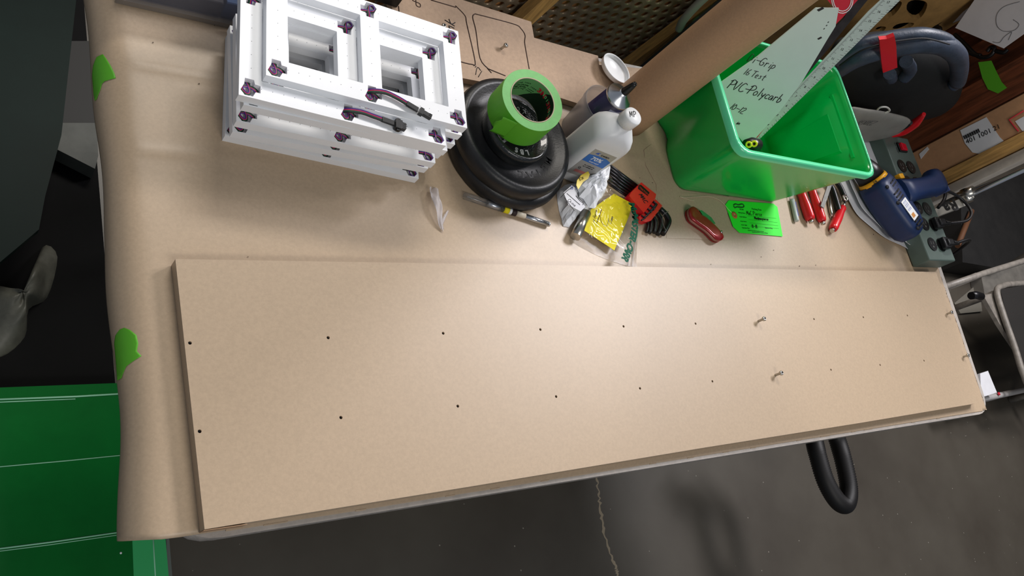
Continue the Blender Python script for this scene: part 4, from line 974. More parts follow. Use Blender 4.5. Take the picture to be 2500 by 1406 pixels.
b = MB(); b.tube(clean([at(u, v, ZT + .0125) for u, v in ((1632, 516), (1620, 524), (1617, 540), (1622, 555), (1627, 565))], 5), .0006, 5); b.build('thin_wire', mat('grey_wire', (110, 108, 104), .5), hx)
# cut lines in the paper (loose kraft offcut edges)
oc = slab('paper_offcut', [(1572, 366), (1590, 352), (1640, 380), (1660, 470), (1780, 480), (1770, 585), (1690, 583), (1627, 582), (1628, 540), (1605, 490), (1602, 450), (1576, 402)], ZT + .0009, .0004, kraft, None, loc=at(1650, 470, ZT)); tag(oc, 'ragged offcut of brown paper under the knife and the front left of the bin', 'paper offcut')

# ================================================================ TOOLS ON THE RIGHT
mk_ = thing('paint_marker', at(1938, 505, ZT), 'slim white paint marker with a clear cap, leftmost of the tools beside the bin', 'marker')
A, B_ = at(1928, 462, ZT + .005), at(1945, 540, ZT + .005); d_ = B_ - A
b = MB(); b.tube([A, A + d_ * .35], .0052, 14); b.build('clear_cap', clear_pl, mk_)
b = MB(); b.tube([A + d_ * .33, A + d_ * .97, B_], [.0048, .0048, .004], 14); b.build('barrel', mat('marker_grey', (190, 196, 192), .4), mk_)
text('print', 'PAINT MARKER', basis(A + d_ * .42 + Vector((.0008, 0, .0049)), d_, (1, 0, 0)), .0045, blue_ink, mk_, .0001)
def driver(name, hpts, r, tip, label, lab=None):
    t = thing(name, at(*hpts[1], ZT), label, 'screwdriver', 'red handled screwdrivers')
    A = at(*hpts[0], ZT + r); B_ = at(*hpts[1], ZT + r); d = B_ - A
    b = MB(); b.tube([A, A + d * .06, A + d * .2, A + d * .5, A + d * .9, A + d * .97, B_], [r * .6, r * .85, r * .8, r, r, r * .9, r * .7], 18); b.build('handle', red_pl, t)
    b = MB(); b.tube([B_, B_ + d.normalized() * .006], r * .5, 14); b.build('cap_end', steel, t)
    b = MB(); b.tube([A - d.normalized() * tip, A - d.normalized() * (tip * .3), A], [.0022, .0024, .0045], 12); b.build('shank', steel, t)
    if lab: text('print', lab, basis(A + d * .3 + Vector((0, 0, r + .0006)), d, (1, 0, 0)), .006, ink, t, .0001)
driver('screwdriver', ((1955, 466), (1979, 537)), .0098, .05, 'red handled screwdriver right next to the white paint marker', 'MAC')
driver('screwdriver', ((1980, 456), (2008, 541)), .0088, .05, 'red handled screwdriver in the middle, under the small steel file')
driver('screwdriver', ((2058, 505), (2033, 560)), .0092, .035, 'red handled screwdriver nearest the white papers, its tip by a black knob')
fl_ = thing('steel_file', at(2016, 480, ZT), 'small flat grey steel file lying across the red screwdrivers', 'file')
b = MB(); P = [at(u, v, ZT + .023) for u, v in ((2023, 446), (2032, 449), (2012, 508), (2004, 502))]; b.prism([(p.x, p.y) for p in P], ZT + .0205, ZT + .023); b.build('file_blade', mat('file_steel', (128, 128, 124), .45, .7, bump=.5, bscale=900), fl_)
rd = thing('steel_punch', at(2028, 500, ZT), 'slim bright steel punch between the screwdrivers', 'punch'); b = MB(); b.tube([at(2020, 470, ZT + .004), at(2029, 520, ZT + .004), at(2031, 530, ZT + .004)], [.0038, .0035, .0015], 12); b.build('rod', steel, rd)
bk = thing('black_pliers', at(2040, 470, ZT), 'black gripped pliers lying beside the rightmost screwdriver', 'pliers')
b = MB(); b.tube(clean([at(u, v, ZT + .008) for u, v in ((2020, 445), (2032, 462), (2044, 500), (2048, 514))], 5), .006, 12); b.build('jaw', black_pl, bk)
b = MB(); b.tube(clean([at(u, v, ZT + .010) for u, v in ((2035, 435), (2050, 455), (2062, 482), (2064, 490))], 5), .0055, 12); b.build('grip', black_pl, bk)
b = MB(); b.lathe([(.004, 0), (.0075, 0), (.0075, .003), (.004, .003)], at(2062, 484, ZT + .018), None, 20, closed_prof=True); b.build('ring', steel, bk)

# loose papers beneath the drill
def paper(name, px, z, label, grp, curl, bow=1):
    b = MB(); 
    def fn(u, v):
        q = bil(px, u, v); q.x -= bow * 26 * math.sin(math.pi * v) * (1 - u); q.y += bow * 18 * math.sin(math.pi * v) * (1 - u) + bow * 2 * math.sin(v * 19) * (1 - u); p = at(q.x, q.y, z); return Vector((p.x, p.y, z + curl * (1 - u) ** 3 + .0016 * abs(noise.noise(Vector((p.x * 25, p.y * 25, z * 90))))))
    b.sheet(fn, 30, 20); c = at(*bil(px, .5, .5), z)
    o = b.build(name, paper_w, None, loc=(c.x, c.y, z), solid=.0003); tag(o, label, 'paper', grp); return o
paper('paper_sheet', [(2040, 432), (2130, 395), (2236, 600), (2220, 614)], ZT + .0015, 'lowest white paper sheet under the blue drill, its edge curling', 'white papers under the drill', .004)
paper('paper_sheet', [(2056, 420), (2130, 385), (2230, 594), (2212, 602)], ZT + .0055, 'upper white paper sheet directly under the blue drill body', 'white papers under the drill', .010)
paper('paper_sheet', [(2100, 345), (2144, 346), (2200, 470), (2120, 420)], ZT + .0085, 'white paper between the bin and the power strip, topmost and flat', 'white papers under the drill', 0, 0)

# ================================================================ POWER STRIP
sx0, sx1, sy0, sy1, sh = 1.492, 1.598, .1105, .408, .040
ps = thing('power_strip', ((sx0 + sx1) / 2, (sy0 + sy1) / 2, ZT), 'grey green metal power strip with black sockets and a red switch', 'power strip')
b = MB(); b.box(((sx0 + sx1) / 2, (sy0 + sy1) / 2, ZT + .001 + sh / 2), (sx1 - sx0, sy1 - sy0, sh), bev=.003); b.build('housing', strip_m, ps)
sxl, sxr = sx0 + .032, sx0 + .068
rows = [at(u, v, ZT + sh).y for u, v in ((2206, 407), (2221, 446), (2247, 509), (2261, 548), (2276, 597))]
for y in rows:
    for x in (sxl, sxr):
        b = MB(); zt2 = ZT + .001 + sh; b.prism([(x + .0155 * math.cos(a) if abs(math.sin(a)) < 2 else 0, y + .0150 * math.sin(a)) for a in [k * math.pi / 12 for k in range(24)]], zt2 - .001, zt2 + .0018); s_ = b.build('socket', sock_m, ps)
        b = MB(); 
        for ddx in (-.0045, .0045): b.box((x + ddx, y + .003, zt2 + .0019), (.0014, .0068, .0004))
        b.lathe([(.0022, 0), (.0022, .0004)], (x, y - .006, zt2 + .0017), n=10); b.build('socket_slot', mat('slot_grey', (98, 98, 96), .5), s_)
    b = MB(); b.lathe([(.0018, 0), (.0018, .001), (.0, .0012)], ((sxl + sxr) / 2, y, ZT + .001 + sh), n=10); b.build('socket_screw', steel, ps)
p = at(2199, 362, ZT + sh); b = MB(); b.box((p.x, p.y, ZT + sh + .0025), (.030, .022, .005), bev=.001); sw = b.build('switch_bezel', black_pl, ps)
b = MB(); b.box((p.x, p.y, ZT + sh + .0065), (.024, .016, .006), Matrix.Rotation(.12, 3, 'Y'), bev=.001); b.build('rocker', switch_r, sw)
text('print', 'ON RESET', basis(Vector((p.x - .022, p.y + .012, ZT + sh + .0013)), (0, -1, 0), (1, 0, 0)), .006, ink, ps, .0001)
def plug(y, label, cordpts):
    x = sxr + .002; z = ZT + sh + .0035; t = thing('power_plug', (x, y, z), label, 'plug', 'plugs in the power strip')
    b = MB(); b.box((x, y, z + .006), (.022, .026, .012), bev=.003); b.box((x + .010, y, z + .010), (.024, .016, .012), bev=.003); b.build('plug_body', black_pl, t)
    b = MB(); 
    for k in range(6): b.lathe([(.0065 - k * .0004, 0), (.0065 - k * .0004, .0025)], (x + .022 + k * .004, y, z + .010), Matrix.Rotation(math.pi / 2, 3, 'Y'), 16)
    b.tube([(x + .02, y, z + .010), (x + .048, y, z + .010)], .0042, 12); b.build('strain_relief', black_pl, t)
    b = MB(); b.tube(clean([Vector((x + .04, y, z + .010))] + cordpts, 8), .0034, 10); b.build('cord', cord_m, t)
plug(rows[3], 'black plug in the second socket row from the near end, cord looping to the drill', [Vector((1.67, rows[3] + .006, ZT + .062)), Vector((1.70, rows[3] + .03, ZT + .065)), Vector((1.69, rows[3] + .065, ZT + .058)), Vector((1.64, rows[3] + .085, ZT + .055)), Vector((1.615, rows[3] + .11, ZT + .052))])
plug(rows[4], 'black plug in the socket row nearest the front end, its cord hanging to the floor', [Vector((1.66, rows[4] + .010, ZT + .055)), Vector((1.70, rows[4] + .012, ZT + .03)), Vector((1.72, rows[4] + .002, ZT - .04)), Vector((1.70, rows[4] - .005, ZT - .13)), Vector((1.66, rows[4] + .04, ZT - .35)), Vector((1.72, rows[4] + .1, .01))])

# ================================================================ DRILL
A = at(2128, 437, ZT + .045); B_ = at(2221, 566, ZT + .045); d_ = (B_ - A); DL = d_.length; du = d_.normalized(); dv = Vector((-du.y, du.x, 0)); 
if dv.x < 0: dv = -dv
dr_ = thing('power_drill', at(2170, 500, ZT + .012), 'navy blue corded drill with a black nose and yellow number ring, lying on papers', 'drill')
DM = Matrix((du, dv, Vector((0, 0, 1)))).transposed()
def D3(x, y, z): return A + DM @ Vector((x, y, z))
def dring(x, hy, hz, zc=0, yc=0, n=40, p=3.4):
    o = []
    for k in range(n):
        a = 2 * math.pi * k / n; ca, sa = math.cos(a), math.sin(a)
        o.append(D3(x, yc + hy * math.copysign(abs(ca) ** (2 / p), ca), zc + hz * math.copysign(abs(sa) ** (2 / p), sa)))
    return o
b = MB(); b.rings([dring(.006, .030, .029), dring(.020, .034, .031), dring(.05, .037, .033), dring(DL * .55, .038, .033), dring(DL * .85, .036, .032), dring(DL * .97, .031, .029), dring(DL + .008, .022, .022), dring(DL + .012, .010, .010)]); b.build('motor_body', navy_pl, dr_)
b = MB(); b.rings([dring(-.001, .029, .029, p=2), dring(.0075, .031, .031, p=2)]); rg = b.build('number_ring', yellow_pl, dr_)
for k, s_ in enumerate(('24', '.', '.', '5', '.', '1')):
    a = math.radians(150 - k * 24); p = D3(.0032, .0315 * math.cos(a), .0315 * math.sin(a)); up = DM @ Vector((0, math.cos(a), math.sin(a))); xd = DM @ Vector((0, math.sin(a), -math.cos(a)))
    text('ring_number', s_, basis(p, xd, -(du)), .0085, ink, rg, .0002, centre=True)
b = MB(); b.rings([dring(-.0005, .0275, .0275, p=2), dring(-.02, .026, .026, p=2), dring(-.035, .021, .021, p=2), dring(-.05, .012, .012, p=2), dring(-.055, .006, .006, p=2)]); b.build('chuck', black_pl, dr_)
# handle: from the body toward the strip's far side
H0 = D3(DL * .42, .020, .016); H1 = at(2290, 450, ZT + sh + .032); hd_ = (H1 - H0); hu = hd_.normalized(); hw = Vector((-hu.y, hu.x, 0)); hw = hw if hw.dot(du) < 0 else -hw
def hring(t, w, h, off=0, n=20):
    c = H0 + hd_ * t + hw * off; o = []
    for k in range(n):
        a = 2 * math.pi * k / n; ca, sa = math.cos(a), math.sin(a); o.append(c + hw * (w * math.copysign(abs(ca) ** .75, ca)) + Vector((0, 0, h * math.copysign(abs(sa) ** .75, sa))))
    return o
b = MB(); b.rings([hring(0, .030, .024), hring(.25, .025, .021), hring(.55, .022, .019), hring(.8, .024, .020), hring(.9, .029, .021, .006), hring(1.0, .029, .020, .006)]); b.build('handle', navy_pl, dr_)
b = MB(); b.box(H0 + hd_ * .22 + hw * .034, (.018, .012, .012), Matrix.Rotation(math.atan2(hu.y, hu.x), 3, 'Z'), bev=.002); b.build('trigger', yellow_pl, dr_)
b = MB(); b.box(H1 + hu * .001, (.003, .046, .034), Matrix.Rotation(math.atan2(hu.y, hu.x), 3, 'Z'), bev=.001); b.build('handle_end_plate', mat('slate_blue', (70, 84, 130), .4), dr_)
b = MB(); b.tube(clean([H1 + hw * .012, H1 + hu * .03 + hw * .018 + Vector((0, 0, -.002)), H1 + hu * .045 + hw * .000 + Vector((0, 0, -.008)), H1 + hu * .035 - hw * .03 + Vector((0, 0, -.018)), H1 + hu * .005 - hw * .045 + Vector((0, 0, -.024))], 8), .0038, 10); b.build('power_cord', cord_m, dr_)
def dz_(y): return .0332 * (1 - min(.99, abs(y) / .038) ** 3.4) ** (1 / 3.4)
def dtilt(y):
    g = math.atan2(dz_(y + .003) - dz_(y - .003), .006); return DM @ Matrix.Rotation(g, 3, 'X')
tt_ = MB()
for (x0, ys, nx) in ((DL * .33, (-.017, -.003), 4), (DL * .85, (-.014, -.001), 3), (.024, (-.004, .010), 3)):
    for i in range(nx):
        for y in ys: tt_.box(D3(x0 + i * .0075, y, dz_(y) - (.0007 if x0 > .03 else .0022)), (.0034, .0115, .0022), dtilt(y))
tt_.build('vent_slots', slot_dk, dr_)
for x, y in ((DL * .46, -.027), (.024, -.024), (DL * .95, -.024)):
    b = MB(); b.lathe([(.0040, 0), (.0040, .0012), (.0, .0012)], D3(x, y, dz_(y) - (.0010 if x > .03 else .0024)), dtilt(y), 14); b.build('screw_recess', slot_dk, dr_)
ly_ = -.011; LT = dtilt(ly_); lz0 = D3(DL * .52, ly_, dz_(ly_) + .0004); b = MB(); b.box(lz0 + du * .018, (.046, .024, .0010), LT); lb_ = b.build('rating_label', white_cap, dr_)
ldv = LT @ Vector((0, 1, 0)); lup = LT @ Vector((0, 0, 1))
for k in range(3): text('print', 'No. 04721 120V', basis(lz0 + du * -.002 + ldv * (-.008 + k * .0055) + lup * .0008, du, ldv), .0034, blue_ink, lb_, .0001)
b = MB(); b.box(lz0 + du * .032 + ldv * -.003 + lup * .0002, (.009, .012, .0012), LT); b.build('orange_mark', amber, lb_)

# ================================================================ BLACK CASE AND THINGS BEHIND THE STRIP
Yc = .475
cs_ = thing('black_case', (1.36, .47, ZT), 'rounded black equipment case with a loop handle and red latch behind the bin', 'case')
def PY(u, v, y=Yc): return aty(u, v, y)
def sausage(px, y, r, name, m, par, n=12, flat=1.0):
    b = MB(); P = clean([PY(u, v, y) for u, v in px], 6); R_ = r if isinstance(r, list) else r
    if isinstance(r, list):
        m_ = len(P); rr_ = [r[min(int(i / (m_ - 1) * (len(r) - 1)), len(r) - 2)] * (1 - (i / (m_ - 1) * (len(r) - 1)) % 1) + r[min(int(i / (m_ - 1) * (len(r) - 1)), len(r) - 2) + 1] * ((i / (m_ - 1) * (len(r) - 1)) % 1) if i < m_ - 1 else r[-1] for i in range(m_)]
        b.tube(P, rr_, n)
    else: b.tube(P, r, n)
    return b.build(name, m, par)
def pillow(px, y0, y1, name, m, par, bulge=.9):
    """closed body whose middle section passes through px on the vertical plane mid way, rounded toward y0 and y1"""
    ym = (y0 + y1) / 2; O = clean([PY(u, v, ym) for u, v in px], 5, True); c = sum(O, Vector()) / len(O); b = MB(); R_ = []
    for k in range(13):
        a = -math.pi / 2 + math.pi * k / 12; s_ = max(.03, math.cos(a) ** .45); R_.append([Vector((c.x + (p.x - c.x) * s_, ym + (y1 - y0) / 2 * math.sin(a), max(ZT + .001, c.z + (p.z - c.z) * s_))) for p in O])
    b.rings(R_); return b.build(name, m, par)
pillow([(2030, 130), (2100, 100), (2200, 92), (2290, 115), (2340, 160), (2345, 215), (2300, 262), (2200, 285), (2100, 280), (2045, 240)], .458, .545, 'lower_shell', case_lo, cs_)
sausage([(2040, 175), (2090, 140), (2140, 122), (2190, 112), (2250, 104), (2305, 112), (2335, 135), (2342, 165), (2338, 200)], .447, [.015, .020, .020, .020, .020, .020, .018, .016], 'lid_rim', case_m, cs_)
sausage([(2040, 150), (2095, 112), (2150, 97), (2200, 88), (2260, 84), (2315, 100), (2343, 138)], .452, [.012, .012, .013, .013, .013, .012, .008], 'upper_rim', case_m, cs_)
sausage([(2050, 160), (2100, 125), (2150, 108), (2200, 99), (2260, 94), (2318, 108)], .432, .0016, 'seam', slot_dk, cs_)
for px in ([(2212, 150), (2222, 170), (2206, 190)], [(2340, 180), (2336, 200), (2325, 210)]):
    sausage(px, .455, .013, 'handle_post', case_m, cs_)
b = MB(); lt_ = [PY(u, v, .424) for u, v in ((2147, 97), (2166, 95), (2184, 88), (2188, 110), (2191, 165), (2156, 178), (2152, 150))]
A_ = [b.bm.verts.new(p) for p in lt_]; B2 = [b.bm.verts.new(p + Vector((0, .007, 0))) for p in lt_]; b.face(A_); b.face(B2[::-1]); [b.face([A_[i], B2[i], B2[(i + 1) % 7], A_[(i + 1) % 7]]) for i in range(7)]
b.build('red_latch', red_pl, cs_)
sausage([(2172, 180), (2176, 192)], .442, .012, 'latch_base', case_m, cs_)
gb = thing('grey_pouch', (1.36, .405, ZT), 'grey plastic blister pouch with marker writing, between the bin and the black case', 'pouch')
pillow([(2068, 266), (2120, 268), (2170, 276), (2222, 292), (2205, 318), (2160, 336), (2090, 345), (2070, 320)], .392, .408, 'pouch_body', grey_cloth, gb)
p0_ = PY(2085, 302, .390); write('handwriting', 'BENTEZ', basis(p0_ - Vector((0, .002, 0)), PY(2150, 304, .390) - p0_, PY(2090, 280, .390) - p0_), .016, .0008, mat('grey_ink', (70, 70, 72), .6), gb)
sausage([(2142, 268), (2150, 262), (2165, 262), (2172, 270), (2160, 276)], .380, .0018, 'hang_loop', mat('loop_grey', (170, 170, 165), .4), gb)
rh = thing('red_crescent_tool', (1.47, .41, ZT), 'red and black curved tool end beside the power strip switch', 'tool')
sausage([(2172, 330), (2205, 320), (2235, 300), (2256, 278)], .41, [.006, .010, .010, .004], 'red_grip', red_pl, rh); sausage([(2190, 318), (2210, 308), (2222, 298)], .400, .006, 'black_inlay', black_pl, rh)

# ---- standing boards beyond the right end of the table (vertical, at x about 1.8)
def board_x(name, y0, y1, x, th, z0, z1, m, label, cat='board', grp=None):
    b = MB(); b.box((x + th / 2, (y0 + y1) / 2, (z0 + z1) / 2), (th, y1 - y0, z1 - z0), bev=.002); o = b.build(name, m, None, loc=(x + th / 2, (y0 + y1) / 2, z0))
    tag(o, label, cat, grp); return o
board_x('white_board', .306, .330, 1.80, .03, 0.001, 1.5, white_board, 'narrow off-white board standing upright beyond the power strip', grp='boards standing beyond the table end')
board_x('pine_board', .332, .362, 1.79, .04, 0.001, 1.5, pine, 'narrow yellow pine board standing upright beside the cardboard box', grp='boards standing beyond the table end')
cbx = thing('cardboard_box', (1.86, .403, 0), 'tall brown cardboard box with a white shipping label, standing beyond the power strip', 'box')
b = MB(); b.box((1.86, .403, .70), (.13, .078, 1.398), bev=.002); b.build('carton', cardboard, cbx)
b = MB(); X_ = 1.7935
Lp = [atx(u, v, X_) for u, v in ((2342, 326), (2410, 286), (2446, 340), (2380, 376))]
def slabx(px, x, th, m, name, par):
    b = MB(); P = [atx(u, v, x) for u, v in px]; A_ = [b.bm.verts.new(p) for p in P]; B2 = [b.bm.verts.new(p + Vector((th, 0, 0))) for p in P]; b.face(A_); b.face(B2[::-1]); n = len(P)
    for i in range(n): b.face([A_[i], B2[i], B2[(i + 1) % n], A_[(i + 1) % n]])
    return b.build(name, m, par)
b.bm.free()
sl = slabx([(2344, 318), (2408, 286), (2440, 334), (2450, 344), (2392, 376), (2374, 372), (2356, 350)], X_, .001, paper_w, 'shipping_label', cbx)
def txx(s_, u, v, u1, v1, uu, vu, size, m, par, x=X_ - .0006):
    text('print', s_, basis(atx(u, v, x), atx(u1, v1, x) - atx(u, v, x), atx(uu, vu, x) - atx(u, v, x)), size, m, par, .0001)
txx('401 1001 21', 2360, 352, 2400, 333, 2354, 344, .016, ink, sl)
b = MB()
for k in range(22):
    t = k / 22; a = atx(2356 + 38 * t, 340 - 18 * t, X_ - .0006); b.tube([a, a + (atx(2352, 332, X_) - atx(2356, 340, X_)) * 1.0 + Vector((0, .0001, 0))], .0004 + .0006 * ((k * 7) % 3 == 0), 4)
b.build('barcode', ink, sl)
slabx([(2244, 376), (2264, 358), (2268, 364), (2248, 388)], X_, .001, paper_w, 'small_sticker', cbx)
slabx([(2478, 296), (2500, 284), (2520, 290), (2512, 318), (2496, 320)], X_, .001, paper_w, 'corner_label', cbx)
b = MB(); b.tube([atx(u, v, X_ - .0005) for u, v in ((2500, 270), (2463, 292), (2486, 320))], .0016, 5); b.build('red_line', redm, cbx)
board_x('mahogany_board', .447, .525, 1.80, .04, 0.001, 1.5, mahog, 'dark red wooden plank standing behind the cardboard box, with green tape on it', grp='boards standing beyond the table end')
board_x('mahogany_board', .530, .62, 1.83, .04, 0.001, 1.5, mahog, 'dark red wooden plank standing further back, partly behind the black case', grp='boards standing beyond the table end')
board_x('mahogany_board', .63, .86, 1.86, .04, 0.001, 1.5, mat('mid_red_wood', (124, 66, 44), .5, noise_amt=.35, nscale=9, stretch=(14, 14, 1)), 'reddish wide plank furthest back behind the paper drawing', grp='boards standing beyond the table end')
tpx = [(2388, 152), (2420, 148), (2430, 170), (2445, 200), (2458, 214), (2436, 228), (2412, 218), (2398, 190)]
o = slabx(tpx, 1.7975, .0012, tape_g, 'tape_strip', None); tag(o, 'curved piece of green tape stuck on the dark red plank', 'tape')
rd2 = thing('chrome_rod', (1.76, .272, 0), 'chrome rod with a cast fitting standing beyond the power strip', 'rod')
b = MB(); b.tube([(1.76, .276, .001), (1.76, .272, 1.5)], .006, 16); b.build('rod', alu, rd2)
b = MB(); cr_ = atx(2358, 474, 1.757); b.tube([cr_ + Vector((0, 0, -.02)), cr_ + Vector((0, 0, .02))], .012, 16); b.tube([cr_ + Vector((0, -.02, .0)), cr_ + Vector((0, .012, 0))], .010, 14); b.lathe([(.004, -.012), (.008, -.012), (.008, .012), (.004, .012)], cr_ + Vector((0, -.010, 0)), None, 16, closed_prof=True); b.build('clamp', steel, rd2)
# printed white box end under the drill handle "Ra"
rb = thing('printed_carton', at(2305, 500, ZT), 'small grey carton printed Ra, standing between the drill handle and the plug cord', 'carton')
zc_ = ZT + .030; CP = [at(u, v, zc_) for u, v in ((2276, 512), (2352, 482), (2362, 500), (2284, 530))]
b = MB(); b.prism([(p.x, p.y) for p in CP], ZT + .001, zc_); b.build('carton', mat('grey_carton', (164, 160, 152), .6), rb)
text('print', 'Ra', basis(at(2330, 486, zc_ + .0004), tdir(2330, 486, 2290, 504, zc_), tdir(2330, 486, 2337, 508, zc_)) @ Matrix.Diagonal((1.9, 1, 1, 1)), .036, ink, rb, .0002, bold=.0012)
# white paper drawing
dp = thing('paper_drawing', (1.95, .62, 1.0), 'large white paper with a pencil drawing hanging at the top right', 'paper')
b = MB(); o = slabx([(2332, 68), (2450, 118), (2560, 40), (2620, -90), (2420, -60)], 1.775, .0012, paper_w, 'sheet', dp)
b = MB(); b.tube(clean([atx(u, v, 1.7745) for u, v in ((2474, 48), (2488, 60), (2476, 74), (2450, 76), (2434, 62), (2434, 36), (2452, 16), (2490, 4))], 5), .0006, 5); b.tube(clean([atx(u, v, 1.7745) for u, v in ((2424, 102), (2440, 104), (2452, 90), (2470, 78), (2462, 98))], 5), .0006, 5); b.build('pencil_line', mat('pencil', (120, 120, 122), .7), dp)
o = slabx([(2326, 56), (2350, 30), (2400, -10), (2450, -40), (2500, -40), (2420, 20)], 1.79, .001, mat('pale_blue_paper', (160, 166, 184), .6), 'paper_sheet', None); tag(o, 'pale blue-grey paper edge behind the pencil drawing', 'paper')
# black scroll carvings on red wood
b = MB()
for P in ([(2250, 60), (2275, 66), (2290, 56), (2310, 40), (2316, 32), (2305, 34)], [(2262, 76), (2285, 80), (2296, 72), (2288, 66), (2276, 72)], [(2330, 84), (2352, 104), (2380, 132), (2400, 140), (2420, 134), (2428, 118), (2418, 116), (2410, 126)], [(2340, 110), (2370, 130), (2395, 136)], [(2430, 124), (2450, 128), (2460, 120)]):
    b.tube(clean([atx(u, v, 1.798) for u, v in P], 5), .005, 6)
o = b.build('scroll_ornament', black_pl, None, loc=atx(2350, 100, 1.798)); tag(o, 'black curled scroll ornament on the reddish wood at the top right', 'ornament')

# ---- crate wall behind the table: perforated metal, studs, gold board
YP = .655
pm = thing('perforated_panel', (.85, YP, 0), 'shiny perforated metal panel standing behind the table', 'metal panel')
b = MB(); pit = .0243; hr = .0082; px0, px1, pz0, pz1 = .42, 1.30, .30, 1.02
rowsn = int((pz1 - pz0) / (pit * .866)); coln = int((px1 - px0) / pit)
for r_ in range(rowsn):
    for c_ in range(coln):
        cx = px0 + (c_ + (.5 if r_ % 2 else 0)) * pit; cz = pz0 + r_ * pit * .866
        O = []; I = []; J = []
        for k in range(12):
            a = math.radians(30 * k); ap = pit / 2 / math.cos(((a + math.pi / 6) % (math.pi / 3)) - math.pi / 6)
            O.append(b.bm.verts.new((cx + ap * math.cos(a), YP, cz + ap * math.sin(a)))); I.append(b.bm.verts.new((cx + hr * 1.12 * math.cos(a), YP - .003, cz + hr * 1.12 * math.sin(a)))); J.append(b.bm.verts.new((cx + hr * math.cos(a), YP + .002, cz + hr * math.sin(a))))
        for k in range(12):
            l = (k + 1) % 12; b.face([O[k], O[l], I[l], I[k]], True); b.face([I[k], I[l], J[l], J[k]], True)
bmesh.ops.remove_doubles(b.bm, verts=b.bm.verts, dist=.0004)
b.build('perforated_sheet', perf_m, pm)
b = MB(); b.box((.86, YP + .016, .66), (.90, .012, .74)); o = b.build('backing_board', backbrown, None, loc=(.86, YP + .03, .3)); tag(o, 'brown board seen through the holes of the perforated metal panel', 'board')
for (a, c, w, lb) in (((1340, -10), (1262, 62), .030, 'pine stud in front of the perforated panel, above the fibreboard template'), ((1735, 10), (1500, 186), .026, 'pine stud in front of the perforated panel, next to the paper roll')):
    A = aty(*a, .63); C_ = aty(*c, .63); D = (A - C_).normalized(); T0 = C_ - D * ((C_.z - .0) / D.z) ; T1 = A + D * ((1.25 - A.z) / D.z)
    sd = Vector((D.z, 0, -D.x)).normalized()
    b = MB(); b.hexa([T0 - sd * w / 2 + Vector((0, -.010, 0)), T0 + sd * w / 2 + Vector((0, -.010, 0)), T0 + sd * w / 2 + Vector((0, .012, 0)), T0 - sd * w / 2 + Vector((0, .012, 0)), T1 - sd * w / 2 + Vector((0, -.010, 0)), T1 + sd * w / 2 + Vector((0, -.010, 0)), T1 + sd * w / 2 + Vector((0, .012, 0)), T1 - sd * w / 2 + Vector((0, .012, 0))])
    o = b.build('wooden_stud', pine, None, loc=T0); tag(o, lb, 'stud', 'pine studs of the crate')
# golden cut-out board
YG = .70
gd = thing('cutout_board', (1.6, YG, 0), 'golden brown board with rounded cut-out openings at the top right', 'board')
go = [(1.30, .2), (1.85, .2), (1.85, 1.30), (1.30, 1.30)]
hol = []
for (u, v, w, h, an) in ((2080, 18, 20, 12, -.6), (2175, 20, 30, 14, -.5), (2240, 20, 26, 18, -.5), (2205, 66, 28, 8, -.3), (2150, 72, 14, 6, -.4), (2120, 52, 14, 8, -.5)):
    O = []
    for k in range(18):
        a = 2 * math.pi * k / 18; x = w * math.cos(a); y = h * math.sin(a) * (1.25 - .5 * math.cos(a)); uu = u + x * math.cos(an) - y * math.sin(an); vv = v + x * math.sin(an) + y * math.cos(an); p = aty(uu, vv, YG); O.append((p.x, p.z))
    hol.append(O)
b = MB(); b.prism(go, 0, .012, hol, M=Matrix(((1, 0, 0, 0), (0, 0, 1, YG), (0, 1, 0, 0), (0, 0, 0, 1)))); b.build('panel', gold_b, gd)
b = MB(); b.box((1.57, YG + .05, .8), (.56, .02, 1.0), bev=.002); o = b.build('dark_metal_sheet', mat('dark_sheet', (60, 56, 54), .3, .6, noise_amt=.4, nscale=30), None, loc=(1.57, YG + .05, .3)); tag(o, 'dark metal sheet showing through the openings of the golden board', 'metal sheet')
# grey plastic curved guard left of the roll
gg = thing('curved_guard', aty(1690, 60, .60), 'grey curved plastic edge behind the paper roll', 'guard')
b = MB(); b.tube(clean([aty(u, v, .60) for u, v in ((1658, 72), (1668, 50), (1690, 24), (1720, -5), (1750, -30))], 6), [.008] * 24 + [.008], 10); b.build('edge', mat('guard_grey', (140, 140, 136), .5), gg)
b = MB(); b.box(aty(1700, 60, .59) + Vector((.06, .0, .0)), (.14, .008, .36)); b.build('guard_panel', mat('guard_dark', (44, 48, 48), .4), gg)

# ================================================================ FLOOR THINGS
zg = .05
ga = thing('green_acrylic_sheet', at(150, 1200, 0), 'large green acrylic sheet lying low under the left end of the table', 'acrylic sheet')
P = [at(u, v, zg) for u, v in ((-160, 952), (420, 930), (402, 1320), (420, 1500), (-160, 1560))]
b = MB(); b.prism([(p.x, p.y) for p in P], .001, zg); b.build('sheet', green_ac, ga)
b = MB(); P2 = [at(u, v, zg + .0008) for u, v in ((322, 1290), (402, 1290), (420, 1500), (330, 1500))]; b.prism([(p.x, p.y) for p in P2], zg, zg + .0008); b.build('edge_band', green_edge, ga)
b = MB()
for (L_, w) in (([(-100, 979), (185, 968), (300, 961)], .0016), ([(-100, 986), (184, 974)], .0010), ([(-60, 1145), (60, 1134), (160, 1125), (300, 1111)], .0009), ([(-100, 1352), (120, 1324), (300, 1298)], .0014), ([(-100, 1358), (120, 1330), (300, 1304)], .0008), ([(373, 1300), (380, 1420)], .0012)):
    b = MB(); b.tube([at(u, v, zg + .0006) for u, v in L_], w, 6); b.build('edge_line', mat('pale_green_line', (150, 214, 176), .4), ga)
b = MB()
b.lathe([(.0018, 0), (.0018, .0006), (0, .0007)], at(295, 1350, zg + .0003), None, 10)
b.build('glue_drop', white_cap, ga)
